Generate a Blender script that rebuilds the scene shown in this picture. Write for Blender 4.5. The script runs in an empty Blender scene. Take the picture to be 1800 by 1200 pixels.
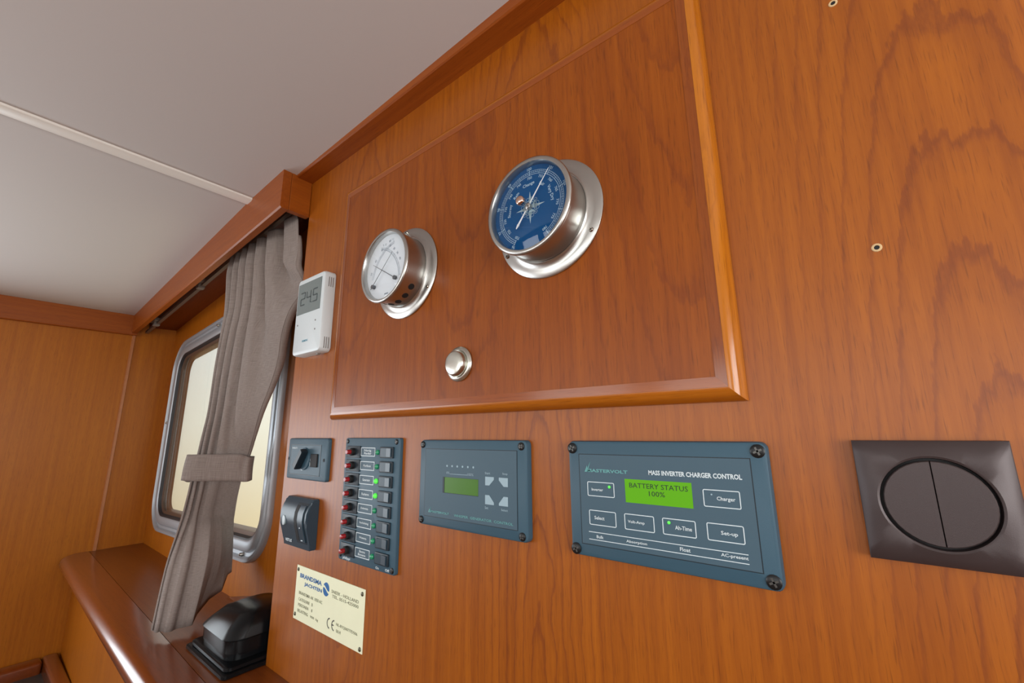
import bpy, bmesh, math, random
from mathutils import Vector, Matrix
random.seed(7)
S = bpy.context.scene
COL = S.collection
PI = math.pi

# ------------------------------------------------------------------ camera
cam_d = bpy.data.cameras.new('camera'); cam = bpy.data.objects.new('camera', cam_d); COL.objects.link(cam)
S.camera = cam
cam_d.sensor_width = 36.0; cam_d.lens = 14.997; cam_d.clip_start = 0.01; cam_d.clip_end = 100
YAW, PITCH, ROLL = 0.667993, 0.209229, 0.009922
Rz = Matrix.Rotation(YAW, 3, 'Z'); Rx = Matrix.Rotation(PITCH, 3, 'X'); Ry = Matrix.Rotation(ROLL, 3, 'Y')
RW = Rz @ Rx @ Ry
right = RW @ Vector((1, 0, 0)); fwd = RW @ Vector((0, 1, 0)); up = RW @ Vector((0, 0, 1))
M3 = Matrix((right, up, -fwd)).transposed()
cam.matrix_world = Matrix.Translation((0, -0.42, 1.35)) @ M3.to_4x4()

# ------------------------------------------------------------------ world, lights, exposure
S.view_settings.view_transform = 'Standard'; S.view_settings.look = 'None'
S.view_settings.gamma = 1.0; S.view_settings.use_curve_mapping = False
S.view_settings.exposure = 0.0
W = bpy.data.worlds.new('world'); S.world = W; W.use_nodes = True
wn = W.node_tree.nodes; wl = W.node_tree.links
bg = wn['Background']
tc = wn.new('ShaderNodeTexCoord'); sp = wn.new('ShaderNodeSeparateXYZ'); wr = wn.new('ShaderNodeValToRGB')
ma = wn.new('ShaderNodeMath'); ma.operation = 'MULTIPLY_ADD'; ma.inputs[1].default_value = 0.5; ma.inputs[2].default_value = 0.5
wl.new(tc.outputs['Generated'], sp.inputs[0]); wl.new(sp.outputs['Z'], ma.inputs[0]); wl.new(ma.outputs[0], wr.inputs[0]); wl.new(wr.outputs[0], bg.inputs[0])
cr = wr.color_ramp
cr.elements[0].position = 0.42; cr.elements[0].color = (0.86, 0.74, 0.50, 1)
cr.elements[1].position = 0.58; cr.elements[1].color = (0.98, 1.0, 0.97, 1)
e = cr.elements.new(0.51); e.color = (0.98, 0.97, 0.86, 1)
bg.inputs[1].default_value = 1.2

def area(name, loc, target, sx, sy, power, col):
    d = bpy.data.lights.new(name, 'AREA'); d.shape = 'RECTANGLE'; d.size = sx; d.size_y = sy; d.energy = power; d.color = col
    o = bpy.data.objects.new(name, d); COL.objects.link(o)
    o.location = loc
    o.rotation_euler = (Vector(target) - Vector(loc)).to_track_quat('-Z', 'Y').to_euler()
    return o
# daylight entering through the wheelhouse windows behind and to the right of the camera
for i, cx in enumerate((-1.55, -0.55, 0.45)):
    area('daylight_aft', (cx, -2.36, 1.42), (cx, 0, 1.30), 0.78, 0.60, 6.5, (0.95, 0.98, 1.0))
area('daylight_side', (0.93, -0.75, 1.35), (0, -0.6, 1.30), 1.0, 0.56, 15.0, (0.97, 0.99, 1.0))
area('daylight_forward', (-2.285, -1.20, 1.17), (0, -1.2, 1.15), 1.4, 0.66, 18.0, (0.84, 0.94, 1.0))

# ------------------------------------------------------------------ materials
def newmat(name):
    m = bpy.data.materials.new(name); m.use_nodes = True
    return m, m.node_tree.nodes, m.node_tree.links, m.node_tree.nodes['Principled BSDF']
def plain(name, col, rough=0.5, metal=0.0, coat=0.0, bump=0.0, bscale=300, emit=None, estr=0.0, spec=0.5, mottle=0.0):
    m, N, L, b = newmat(name)
    b.inputs['Base Color'].default_value = (*col, 1); b.inputs['Roughness'].default_value = rough
    b.inputs['Metallic'].default_value = metal; b.inputs['Coat Weight'].default_value = coat
    b.inputs['Coat Roughness'].default_value = 0.1
    b.inputs['Specular IOR Level'].default_value = spec
    t = N.new('ShaderNodeTexCoord')
    n = N.new('ShaderNodeTexNoise'); n.inputs['Scale'].default_value = bscale; n.inputs['Detail'].default_value = 3
    L.new(t.outputs['Object'], n.inputs['Vector'])
    if mottle:
        mx = N.new('ShaderNodeMix'); mx.data_type = 'RGBA'
        mx.inputs[6].default_value = (*[c * (1 - mottle) for c in col], 1); mx.inputs[7].default_value = (*[min(1, c * (1 + mottle)) for c in col], 1)
        L.new(n.outputs[0], mx.inputs[0]); L.new(mx.outputs[2], b.inputs['Base Color'])
    if bump:
        bp = N.new('ShaderNodeBump'); bp.inputs['Strength'].default_value = bump; bp.inputs['Distance'].default_value = 0.001
        L.new(n.outputs[0], bp.inputs['Height']); L.new(bp.outputs[0], b.inputs['Normal'])
    if emit:
        b.inputs['Emission Color'].default_value = (*emit, 1); b.inputs['Emission Strength'].default_value = estr
    return m

def wood(name, grain='Z', light=(0.40, 0.112, 0.003), dark=(0.21, 0.045, 0.001), line=(0.13, 0.022, 0.005),
         center=(0.0, 0.0, 0.0), k=0.12, spacing=0.0105, ringmix=0.55, rough=0.42, coat=0.06, coatr=0.25, seed=0.0, fade=0.10, leaf=0.0, spec=0.3):
    """varnished teak: solid rings about a slightly tilted pith (cathedral figure on a plane cut), streaks and pores"""
    m, N, L, b = newmat(name)
    def math_(op, a, bb=None, c=None):
        n = N.new('ShaderNodeMath'); n.operation = op
        for i, v in enumerate((a, bb, c)):
            if v is None: continue
            if isinstance(v, (int, float)): n.inputs[i].default_value = v
            else: L.new(v, n.inputs[i])
        return n.outputs[0]
    t = N.new('ShaderNodeTexCoord')
    s = N.new('ShaderNodeSeparateXYZ'); L.new(t.outputs['Object'], s.inputs[0])
    ax = {'X': 0, 'Y': 1, 'Z': 2}[grain]
    o = [s.outputs[i] for i in range(3)]
    along = o[ax]; ot = [o[i] for i in range(3) if i != ax]; oc = [center[i] for i in range(3) if i != ax]
    def vec(a, bb, c):
        n = N.new('ShaderNodeCombineXYZ')
        for i, v in enumerate((a, bb, c)):
            if isinstance(v, (int, float)): n.inputs[i].default_value = v
            else: L.new(v, n.inputs[i])
        return n.outputs[0]
    def noise(v, scale, detail=2, rough_=0.5):
        n = N.new('ShaderNodeTexNoise'); n.inputs['Scale'].default_value = scale; n.inputs['Detail'].default_value = detail
        n.inputs['Roughness'].default_value = rough_; L.new(v, n.inputs['Vector']); return n.outputs[0]
    sa = math_('ADD', along, seed)
    low = noise(vec(ot[0], ot[1], math_('MULTIPLY', sa, 0.45)), 9.0, 3)
    jag = noise(vec(math_('MULTIPLY', ot[0], 1.0), ot[1], math_('MULTIPLY', sa, 0.25)), 130.0, 3, 0.65)
    dx = math_('SUBTRACT', ot[0], oc[0])
    if leaf:      # veneer leaves side by side, each with its own cathedral
        li = math_('ROUND', math_('DIVIDE', dx, leaf))
        dx = math_('SUBTRACT', dx, math_('MULTIPLY', li, leaf))
        along = math_('ADD', along, math_('MULTIPLY', li, 0.137))
    da = math_('ADD', dx, math_('MULTIPLY', math_('SUBTRACT', low, 0.5), 0.05))
    db = math_('ADD', math_('SUBTRACT', ot[1], oc[1]), math_('MULTIPLY', math_('SUBTRACT', along, center[ax]), k))
    r = math_('SQRT', math_('ADD', math_('MULTIPLY', da, da), math_('MULTIPLY', db, db)))
    r = math_('ADD', r, math_('MULTIPLY', math_('SUBTRACT', low, 0.5), 0.03))
    r = math_('ADD', r, math_('MULTIPLY', math_('SUBTRACT', jag, 0.5), 0.006))
    fr = math_('FRACT', math_('DIVIDE', r, spacing))
    ring = N.new('ShaderNodeValToRGB'); L.new(fr, ring.inputs[0])
    e = ring.color_ramp.elements
    e[0].position = 0.0; e[0].color = (0.15, 0.15, 0.15, 1); e[1].position = 1.0; e[1].color = (0.1, 0.1, 0.1, 1)
    x = ring.color_ramp.elements.new(0.45); x.color = (0.0, 0.0, 0.0, 1)
    x = ring.color_ramp.elements.new(0.78); x.color = (0.30, 0.30, 0.30, 1)
    x = ring.color_ramp.elements.new(0.90); x.color = (1, 1, 1, 1)
    x = ring.color_ramp.elements.new(0.95); x.color = (0.85, 0.85, 0.85, 1)
    streak = noise(vec(math_('MULTIPLY', ot[0], 110), math_('MULTIPLY', ot[1], 110), math_('MULTIPLY', sa, 2.2)), 1.0, 5, 0.65)
    fine = noise(vec(math_('MULTIPLY', ot[0], 950), math_('MULTIPLY', ot[1], 950), math_('MULTIPLY', sa, 42)), 1.0, 2)
    pores = N.new('ShaderNodeMapRange'); L.new(fine, pores.inputs[0]); pores.inputs[1].default_value = 0.56; pores.inputs[2].default_value = 0.72
    st = N.new('ShaderNodeMapRange'); L.new(streak, st.inputs[0]); st.inputs[1].default_value = 0.3; st.inputs[2].default_value = 0.7
    def mix(fac, c1, c2):
        n = N.new('ShaderNodeMix'); n.data_type = 'RGBA'
        if isinstance(fac, (int, float)): n.inputs[0].default_value = fac
        else: L.new(fac, n.inputs[0])
        for i, c in ((6, c1), (7, c2)):
            if isinstance(c, tuple): n.inputs[i].default_value = (*c, 1)
            else: L.new(c, n.inputs[i])
        return n.outputs[2]
    fac = math_('ADD', math_('MULTIPLY', st.outputs[0], 0.6), math_('MULTIPLY', low, 0.35))
    c = mix(fac, light, dark)
    fd = math_('ADD', math_('MULTIPLY', math_('POWER', 2.718, math_('MULTIPLY', math_('MULTIPLY', da, da), -1.0 / (fade * fade))), 0.80), 0.20)
    c = mix(math_('MULTIPLY', math_('MULTIPLY', ring.outputs[0], fd), ringmix), c, line)
    c = mix(math_('MULTIPLY', pores.outputs[0], 0.5), c, tuple(v * 0.55 for v in dark))
    L.new(c, b.inputs['Base Color'])
    b.inputs['Roughness'].default_value = rough; b.inputs['Coat Weight'].default_value = coat; b.inputs['Coat Roughness'].default_value = coatr; b.inputs['Specular IOR Level'].default_value = spec
    bp = N.new('ShaderNodeBump'); bp.inputs['Strength'].default_value = 0.12; bp.inputs['Distance'].default_value = 0.0006
    L.new(fine, bp.inputs['Height']); L.new(bp.outputs[0], b.inputs['Normal'])
    return m

M = {}
M['wall'] = wood('teak_veneer_wall', 'Z', center=(0.085, 0.0, 0.92), k=0.118, spacing=0.0112, ringmix=0.55, leaf=0.385, spec=0.42, coat=0.06, rough=0.40)
M['door'] = wood('teak_veneer_door', 'Z', center=(-0.30, 0.02, 1.15), k=0.09, spacing=0.0125, ringmix=0.42, leaf=0.30,
                 light=(0.33, 0.083, 0.003), dark=(0.185, 0.036, 0.001), seed=3.1)
M['edge_v'] = wood('teak_edging_vertical', 'Z', k=0.0, center=(0.3, 0.3, 0), spacing=0.006, ringmix=0.3, light=(0.32, 0.080, 0.005), dark=(0.17, 0.033, 0.002), rough=0.26, coat=0.5, coatr=0.15, seed=5)
M['edge_h'] = wood('teak_edging_horizontal', 'X', k=0.0, center=(0, 0.3, 0.3), spacing=0.006, ringmix=0.3, light=(0.34, 0.088, 0.008), dark=(0.22, 0.044, 0.004), rough=0.32, coat=0.5, coatr=0.15, seed=6)
M['bevel_lit_v'] = wood('teak_bevel_lit_vertical', 'Z', k=0.0, center=(0.3, 0.3, 0), spacing=0.006, ringmix=0.2, light=(0.50, 0.165, 0.008), dark=(0.36, 0.10, 0.004), rough=0.25, coat=0.5, coatr=0.12, seed=31)  # side light on the door edge painted in as a lighter wood tone
M['bevel_lit_h'] = wood('teak_bevel_lit_horizontal', 'X', k=0.0, center=(0, 0.3, 0.3), spacing=0.006, ringmix=0.2, light=(0.42, 0.125, 0.007), dark=(0.28, 0.07, 0.003), rough=0.28, coat=0.4, coatr=0.15, seed=33)  # lightened likewise, edge light put into the colour
M['bulk'] = wood('teak_veneer_bulkhead', 'Z', center=(0.0, -0.9, 0.2), k=0.03, spacing=0.03, ringmix=0.25, light=(0.46, 0.150, 0.004), dark=(0.31, 0.078, 0.002), seed=9)
M['hull'] = wood('teak_veneer_hull', 'Z', center=(-1.6, 0.2, 0.4), k=0.05, spacing=0.015, ringmix=0.25, light=(0.44, 0.135, 0.004), dark=(0.28, 0.066, 0.002), seed=12)
M['trimx'] = wood('teak_trim_lengthwise', 'X', k=0.02, center=(0, 0.2, 1.6), spacing=0.012, ringmix=0.25, light=(0.34, 0.083, 0.006), dark=(0.22, 0.044, 0.003), seed=15)
M['trimy'] = wood('teak_trim_athwart', 'Y', k=0.02, center=(-2.1, 0, 1.6), spacing=0.012, ringmix=0.25, light=(0.35, 0.088, 0.005), dark=(0.23, 0.046, 0.003), seed=18)
M['shelf'] = wood('teak_shelf', 'X', k=0.02, center=(0, 0.3, 0.6), spacing=0.02, ringmix=0.2, light=(0.22, 0.060, 0.010), dark=(0.13, 0.030, 0.005), rough=0.28, seed=21)
M['nose'] = wood('teak_nosing', 'X', k=0.02, center=(0, 0.3, 0.6), spacing=0.012, ringmix=0.25, light=(0.23, 0.050, 0.007), dark=(0.14, 0.026, 0.003), rough=0.3, coat=1.0, coatr=0.17, seed=24)
M['soffit'] = wood('soffit_painted_shade', 'X', k=0.02, center=(0, 0.2, 1.6), spacing=0.012, ringmix=0.2, light=(0.20, 0.036, 0.004), dark=(0.12, 0.020, 0.002), seed=27)  # wood darkened to paint in the shade under the pelmet
M['strip'] = plain('teak_edge_strip', (0.42, 0.16, 0.06), 0.35, mottle=0.15, bscale=40)
M['ceil'] = plain('ceiling_liner', (0.57, 0.545, 0.535), 0.65, bump=0.05, bscale=900)
M['batten'] = plain('white_batten', (0.86, 0.86, 0.82), 0.35)
M['floor'] = wood('teak_floor', 'X', k=0.0, center=(0, 0.5, 0.5), spacing=0.05, ringmix=0.2, light=(0.30, 0.15, 0.07), dark=(0.2, 0.09, 0.04))
M['panelwhite'] = plain('pale_lining', (0.62, 0.56, 0.48), 0.6)
M['steel'] = plain('brushed_steel', (0.50, 0.50, 0.48), 0.30, 1.0, bump=0.04, bscale=500)
M['nickel'] = plain('satin_nickel', (0.60, 0.60, 0.54), 0.28, 1.0)
M['alu'] = plain('anodised_aluminium', (0.40, 0.43, 0.46), 0.45, 0.55, bump=0.03, bscale=600)
M['gasket'] = plain('black_rubber', (0.012, 0.012, 0.014), 0.5)
M['reveal'] = plain('bronze_reveal', (0.10, 0.06, 0.04), 0.4, 0.3)
M['screw'] = plain('black_screw', (0.016, 0.017, 0.018), 0.35, 0.5)
M['recess'] = plain('screw_recess', (0.10, 0.10, 0.095), 0.4, 0.7)
M['steelscrew'] = plain('steel_screw', (0.40, 0.37, 0.33), 0.3, 1.0)
M['case'] = plain('blue_grey_plastic', (0.036, 0.088, 0.128), 0.45, spec=0.4, bump=0.10, bscale=1500)
M['face'] = plain('blue_grey_membrane', (0.050, 0.099, 0.136), 0.5, spec=0.4, bump=0.04, bscale=1500)
M['dark'] = plain('black_plastic', (0.011, 0.021, 0.030), 0.42, spec=0.35)
M['darker'] = plain('matt_black', (0.004, 0.004, 0.005), 0.7)
M['blackgloss'] = plain('black_satin_plastic', (0.004, 0.005, 0.006), 0.24, spec=0.28)
M['slate'] = plain('slate_plastic', (0.022, 0.048, 0.070), 0.34)
M['white'] = plain('white_print', (0.62, 0.72, 0.76), 0.5)
M['green'] = plain('teal_print', (0.12, 0.36, 0.36), 0.5)
M['ltblue'] = plain('pale_blue_keys', (0.30, 0.43, 0.50), 0.5)
M['lcd'] = plain('green_lcd', (0.05, 0.12, 0.01), 0.08, emit=(0.10, 0.42, 0.012), estr=0.75, bscale=60)
M['lcd2'] = plain('dim_green_lcd', (0.05, 0.11, 0.02), 0.25, emit=(0.06, 0.20, 0.015), estr=0.35, bscale=60, spec=0.15)
M['lcdink'] = plain('lcd_ink', (0.003, 0.016, 0.002), 0.5)
M['ledon'] = plain('lit_green_led', (0.05, 0.4, 0.05), 0.2, emit=(0.12, 0.9, 0.08), estr=0.7)
M['led'] = plain('green_led_lens', (0.02, 0.30, 0.14), 0.2, coat=0.5)
M['red'] = plain('red_plastic', (0.30, 0.010, 0.014), 0.3, coat=0.2)
M['brown'] = plain('metallic_brown_plastic', (0.054, 0.039, 0.039), 0.42, 0.35, bump=0.08, bscale=2500)
M['thermo'] = plain('white_plastic', (0.66, 0.74, 0.77), 0.40)
M['thermogrey'] = plain('thermostat_vent', (0.22, 0.22, 0.22), 0.6)
M['greylcd'] = plain('grey_lcd', (0.17, 0.21, 0.21), 0.15)
M['greyink'] = plain('grey_lcd_ink', (0.045, 0.065, 0.068), 0.4)
M['blueink'] = plain('blue_print', (0.008, 0.12, 0.36), 0.5)
M['tealink'] = plain('teal_blue_print', (0.05, 0.30, 0.42), 0.5)
M['greyprint'] = plain('engraved_grey_print', (0.24, 0.25, 0.16), 0.5)
M['brass'] = plain('pale_brass_plate', (0.86, 0.90, 0.65), 0.4, mottle=0.05, bscale=25)
M['bluedial'] = plain('blue_dial', (0.001, 0.062, 0.19), 0.7, spec=0.05)
M['whitedial'] = plain('white_dial', (0.72, 0.79, 0.84), 0.6)
M['dialink'] = plain('pale_dial_print', (0.36, 0.52, 0.64), 0.5)
M['dialgrey'] = plain('grey_dial_print', (0.28, 0.34, 0.40), 0.5)
M['pointer'] = plain('white_pointer', (0.75, 0.80, 0.82), 0.4)
M['darkpointer'] = plain('dark_pointer', (0.07, 0.08, 0.09), 0.4)
M['copper'] = plain('polished_knob', (0.75, 0.55, 0.45), 0.12, 1.0)
M['filler'] = plain('pale_wood_filler', (0.60, 0.42, 0.22), 0.7)
M['bracket'] = plain('grey_plastic_bracket', (0.20, 0.17, 0.15), 0.5)
M['railm'] = plain('bronze_rail', (0.16, 0.11, 0.085), 0.45, 0.3)

def fabric():
    m, N, L, b = newmat('taupe_linen')
    t = N.new('ShaderNodeTexCoord'); s = N.new('ShaderNodeMapping'); L.new(t.outputs['UV'], s.inputs[0])
    w1 = N.new('ShaderNodeTexNoise'); w2 = N.new('ShaderNodeTexNoise')
    m1 = N.new('ShaderNodeMapping'); m1.inputs['Scale'].default_value = (900, 30, 1); m2 = N.new('ShaderNodeMapping'); m2.inputs['Scale'].default_value = (30, 900, 1)
    L.new(t.outputs['UV'], m1.inputs[0]); L.new(t.outputs['UV'], m2.inputs[0]); L.new(m1.outputs[0], w1.inputs[0]); L.new(m2.outputs[0], w2.inputs[0])
    w1.inputs['Scale'].default_value = 1; w2.inputs['Scale'].default_value = 1
    ad = N.new('ShaderNodeMath'); ad.operation = 'ADD'; L.new(w1.outputs[0], ad.inputs[0]); L.new(w2.outputs[0], ad.inputs[1])
    mr = N.new('ShaderNodeMapRange'); L.new(ad.outputs[0], mr.inputs[0]); mr.inputs[1].default_value = 0.7; mr.inputs[2].default_value = 1.3
    mx = N.new('ShaderNodeMix'); mx.data_type = 'RGBA'; L.new(mr.outputs[0], mx.inputs[0])
    mx.inputs[6].default_value = (0.205, 0.170, 0.152, 1); mx.inputs[7].default_value = (0.315, 0.272, 0.250, 1)
    L.new(mx.outputs[2], b.inputs['Base Color']); b.inputs['Roughness'].default_value = 0.9; b.inputs['Specular IOR Level'].default_value = 0.15
    bp = N.new('ShaderNodeBump'); bp.inputs['Strength'].default_value = 0.2; bp.inputs['Distance'].default_value = 0.0008
    L.new(ad.outputs[0], bp.inputs['Height']); L.new(bp.outputs[0], b.inputs['Normal'])
    return m
M['fabric'] = fabric()

def glass(name, tint=(1, 1, 1), ior=1.45, rough=0.0):
    m = bpy.data.materials.new(name); m.use_nodes = True; N = m.node_tree.nodes; L = m.node_tree.links
    N.remove(N['Principled BSDF']); out = N['Material Output']
    tr = N.new('ShaderNodeBsdfTransparent'); tr.inputs[0].default_value = (*tint, 1)
    gl = N.new('ShaderNodeBsdfGlossy'); gl.inputs['Roughness'].default_value = rough
    lw = N.new('ShaderNodeLayerWeight'); lw.inputs[0].default_value = 0.5       # Schlick reflectance, same from both faces
    pw = N.new('ShaderNodeMath'); pw.operation = 'POWER'; pw.inputs[1].default_value = 5.0; L.new(lw.outputs['Facing'], pw.inputs[0])
    f0 = ((ior - 1) / (ior + 1)) ** 2
    fr = N.new('ShaderNodeMath'); fr.operation = 'MULTIPLY_ADD'; fr.inputs[1].default_value = 1 - f0; fr.inputs[2].default_value = f0; L.new(pw.outputs[0], fr.inputs[0])
    mx = N.new('ShaderNodeMixShader'); L.new(fr.outputs[0], mx.inputs[0]); L.new(tr.outputs[0], mx.inputs[1]); L.new(gl.outputs[0], mx.inputs[2]); L.new(mx.outputs[0], out.inputs[0])
    return m
M['glass'] = glass('window_glass', (0.97, 0.98, 0.95))
M['dialglass'] = glass('dial_glass', (0.98, 0.99, 1.0), 1.5)

# ------------------------------------------------------------------ helpers
WORLDLOC = {}
def tag(o, label=None, cat=None, group=None, kind=None):
    if label: o['label'] = label
    if cat: o['category'] = cat
    if group: o['group'] = group
    if kind: o['kind'] = kind
    return o
def empty(name, loc, label, cat, group=None):
    o = bpy.data.objects.new(name, None); COL.objects.link(o); o.location = loc; o.empty_display_size = 0.02
    WORLDLOC[o.name] = Vector(loc)
    return tag(o, label, cat, group)
def put(name, bm, mat, parent=None, smooth=None, label=None):
    """link a bmesh given in world coordinates as ONE mesh object"""
    bmesh.ops.recalc_face_normals(bm, faces=bm.faces)
    me = bpy.data.meshes.new(name); bm.to_mesh(me); bm.free()
    base = WORLDLOC[parent.name] if parent else Vector((0, 0, 0))
    me.transform(Matrix.Translation(-base))
    me.materials.append(mat)
    o = bpy.data.objects.new(name, me); COL.objects.link(o)
    if parent: o.parent = parent
    WORLDLOC[o.name] = base
    if smooth is not None:
        for p in me.polygons: p.use_smooth = True
        me.set_sharp_from_angle(angle=math.radians(smooth))
    if label: o['label'] = label
    return o
def copy_part(src, d, parent=None, name=None):
    """copy of a part (and its children) moved by d"""
    c = src.copy(); COL.objects.link(c); c.parent = parent or src.parent
    c.location = Vector(src.location) + Vector(d)
    WORLDLOC[c.name] = WORLDLOC[src.name]
    for ch in list(src.children):
        g = ch.copy(); COL.objects.link(g); g.parent = c
    return c
def box(bm, x0, x1, y0, y1, z0, z1, bev=0.0, seg=2):
    r = bmesh.ops.create_cube(bm, size=1.0)
    vs = r['verts']
    for v in vs:
        v.co = Vector(((x0 + x1) / 2 + v.co.x * (x1 - x0), (y0 + y1) / 2 + v.co.y * (y1 - y0), (z0 + z1) / 2 + v.co.z * (z1 - z0)))
    if bev:
        es = list({e for v in vs for e in v.link_edges})
        bmesh.ops.bevel(bm, geom=es, offset=bev, segments=seg, affect='EDGES', profile=0.5)
    return bm
def B(*a, **k): return box(bmesh.new(), *a, **k)
def loft(bm, loops, closed=True, cap0=True, cap1=True):
    rows = [[bm.verts.new(p) for p in l] for l in loops]
    n = len(rows[0])
    for a, b in zip(rows, rows[1:]):
        for i in range(n if closed else n - 1):
            j = (i + 1) % n
            bm.faces.new((a[i], a[j], b[j], b[i]))
    if cap0: bm.faces.new(rows[0][::-1])
    if cap1: bm.faces.new(rows[-1])
    return rows
def rrect(x0, x1, z0, z1, r, n=4):
    pts = []
    for cx, cz, a0 in ((x1 - r, z1 - r, 0), (x0 + r, z1 - r, 90), (x0 + r, z0 + r, 180), (x1 - r, z0 + r, 270)):
        for i in range(n + 1):
            a = math.radians(a0 + 90 * i / n)
            pts.append((cx + r * math.cos(a), cz + r * math.sin(a)))
    return pts
def plate(bm, x0, x1, z0, z1, yb, yf, r=0.003, ch=0.0012, n=4):
    """rounded-corner plate on a wall facing -Y with a softened front edge"""
    L = []
    r = max(r, ch + 0.0002)
    L.append([(x, yb, z) for x, z in rrect(x0, x1, z0, z1, r, n)])
    for t in (0, 45, 90):
        a = math.radians(t); ins = ch * (1 - math.cos(a)); y = yf + ch - ch * math.sin(a)
        L.append([(x, y, z) for x, z in rrect(x0 + ins, x1 - ins, z0 + ins, z1 - ins, r - ins, n)])
    loft(bm, L)
    return bm
def holed(bm, x0, x1, z0, z1, hx0, hx1, hz0, hz1, yb, yf):
    """flat plate with a rectangular opening"""
    o = [(x0, z0), (x1, z0), (x1, z1), (x0, z1)]; h = [(hx0, hz0), (hx1, hz0), (hx1, hz1), (hx0, hz1)]
    loft(bm, [[(x, yb, z) for x, z in o], [(x, yf, z) for x, z in o], [(x, yf, z) for x, z in h], [(x, yb, z) for x, z in h]], cap0=False, cap1=False)
    return bm
def ring_rect(bm, x0, x1, z0, z1, y, w, r=0.002, t=0.0003):
    """thin printed outline"""
    a = rrect(x0, x1, z0, z1, r, 3); b = rrect(x0 + w, x1 - w, z0 + w, z1 - w, max(r - w, 0.0002), 3)
    loft(bm, [[(x, y + t, z) for x, z in a], [(x, y, z) for x, z in a], [(x, y, z) for x, z in b], [(x, y + t, z) for x, z in b]], cap0=False, cap1=False)
    return bm
def lathe(bm, cx, cz, prof, n=48, cap0=True, cap1=True):
    """revolve (radius, y) about the axis through (cx, *, cz) along Y"""
    L = []
    for r, y in prof:
        L.append([(cx + r * math.sin(2 * PI * i / n), y, cz + r * math.cos(2 * PI * i / n)) for i in range(n)])
    loft(bm, L, cap0=cap0, cap1=cap1)
    return bm
def disc(bm, cx, cz, r, yb, yf, n=20):
    return lathe(bm, cx, cz, [(r, yb), (r, yf)], n)
def bar(bm, p, q, w0, w1, y0, y1):
    """flat tapering bar in the XZ plane from p to q"""
    p = Vector(p); q = Vector(q); d = (q - p).normalized(); nrm = Vector((-d.y, d.x))
    c = [p + nrm * w0 / 2, p - nrm * w0 / 2, q - nrm * w1 / 2, q + nrm * w1 / 2]
    loft(bm, [[(v.x, y0, v.y) for v in c], [(v.x, y1, v.y) for v in c]])
    return bm
def text_pts(body, bold=0.0):
    cu = bpy.data.curves.new('t', 'FONT'); cu.body = body; cu.size = 1.0; cu.resolution_u = 2; cu.offset = bold
    cu.align_x = 'CENTER'; cu.align_y = 'CENTER'; cu.space_line = 0.95
    ob = bpy.data.objects.new('t', cu); COL.objects.link(ob)
    dg = bpy.context.evaluated_depsgraph_get(); dg.update()
    me = bpy.data.meshes.new_from_object(ob.evaluated_get(dg))
    vs = [Vector((v.co.x, v.co.y)) for v in me.vertices]; fs = [list(p.vertices) for p in me.polygons]
    bpy.data.objects.remove(ob); bpy.data.curves.remove(cu); bpy.data.meshes.remove(me)
    return vs, fs
def add_text(bm, body, y, box_=None, center=None, size=None, ang=0.0, bold=0.0, sx=1.0):
    """flat print facing -Y, fitted to a rectangle (x0,x1,z0,z1) or centred at a point with a size and a clockwise turn"""
    vs, fs = text_pts(body, bold)
    x0 = min(v.x for v in vs); x1 = max(v.x for v in vs); z0 = min(v.y for v in vs); z1 = max(v.y for v in vs)
    P = []
    for v in vs:
        if box_:
            P.append((box_[0] + (v.x - x0) / (x1 - x0) * (box_[1] - box_[0]), y, box_[2] + (v.y - z0) / (z1 - z0) * (box_[3] - box_[2])))
        else:
            u = (v.x - (x0 + x1) / 2) * size * sx; w = (v.y - (z0 + z1) / 2) * size
            a = math.radians(ang)
            P.append((center[0] + u * math.cos(a) + w * math.sin(a), y, center[1] - u * math.sin(a) + w * math.cos(a)))
    bv = [bm.verts.new(p) for p in P]
    for f in fs:
        try: bm.faces.new([bv[i] for i in f])
        except ValueError: pass
def text(name, body, y, mat, parent, **k):
    bm = bmesh.new(); add_text(bm, body, y, **k)
    o = put(name, bm, mat, parent)
    # print must face the room
    me = o.data
    if me.polygons and sum(p.normal.y * p.area for p in me.polygons) > 0: me.flip_normals()
    return o
def screw(parent, x, z, y, r=0.0045, h=0.0018, mat='screw', rec='recess', ang=20):
    s = put('screw', lathe(bmesh.new(), x, z, [(r, y), (r, y - h * 0.5), (r * 0.75, y - h), (0.0003, y - h)], 16), M[mat], parent, 40)
    bm = bmesh.new(); a = math.radians(ang); l = r * 0.62; yy = y - h - 0.0002
    for t in (a, a + PI / 2):
        d = (l * math.cos(t), l * math.sin(t))
        bar(bm, (x - d[0], z - d[1]), (x + d[0], z + d[1]), r * 0.28, r * 0.28, yy + 0.0004, yy)
    c = put('cross_recess', bm, M[rec], s)
    return s

# ------------------------------------------------------------------ setting
X0 = -2.311                                    # forward bulkhead
HY = lambda x: 0.0872 + 0.011 * (-0.925 - x)   # hull side, splayed slightly
ceil_z = lambda x: (1.9285 + (x + 0.93) * 0.026) if x > -1.14 else (1.921 + (x + 1.148) * 0.0705)

bm = bmesh.new()
L_ = [(-0.925, 0.14), (-0.925, 0.0016), (-0.9234, 0.0), (0.119, 0.0)]
for i in range(1, 9):
    a = math.radians(90 * i / 8); L_.append((0.119 + 0.030 * math.sin(a), 0.030 * (1 - math.cos(a))))
L_ += [(0.149, 0.14)]
loft(bm, [[(x, y, 0.0) for x, y in L_], [(x, y, 2.05) for x, y in L_]])
wall = put('wall_front', bm, M['wall'], None, 30); tag(wall, kind='structure')
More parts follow.
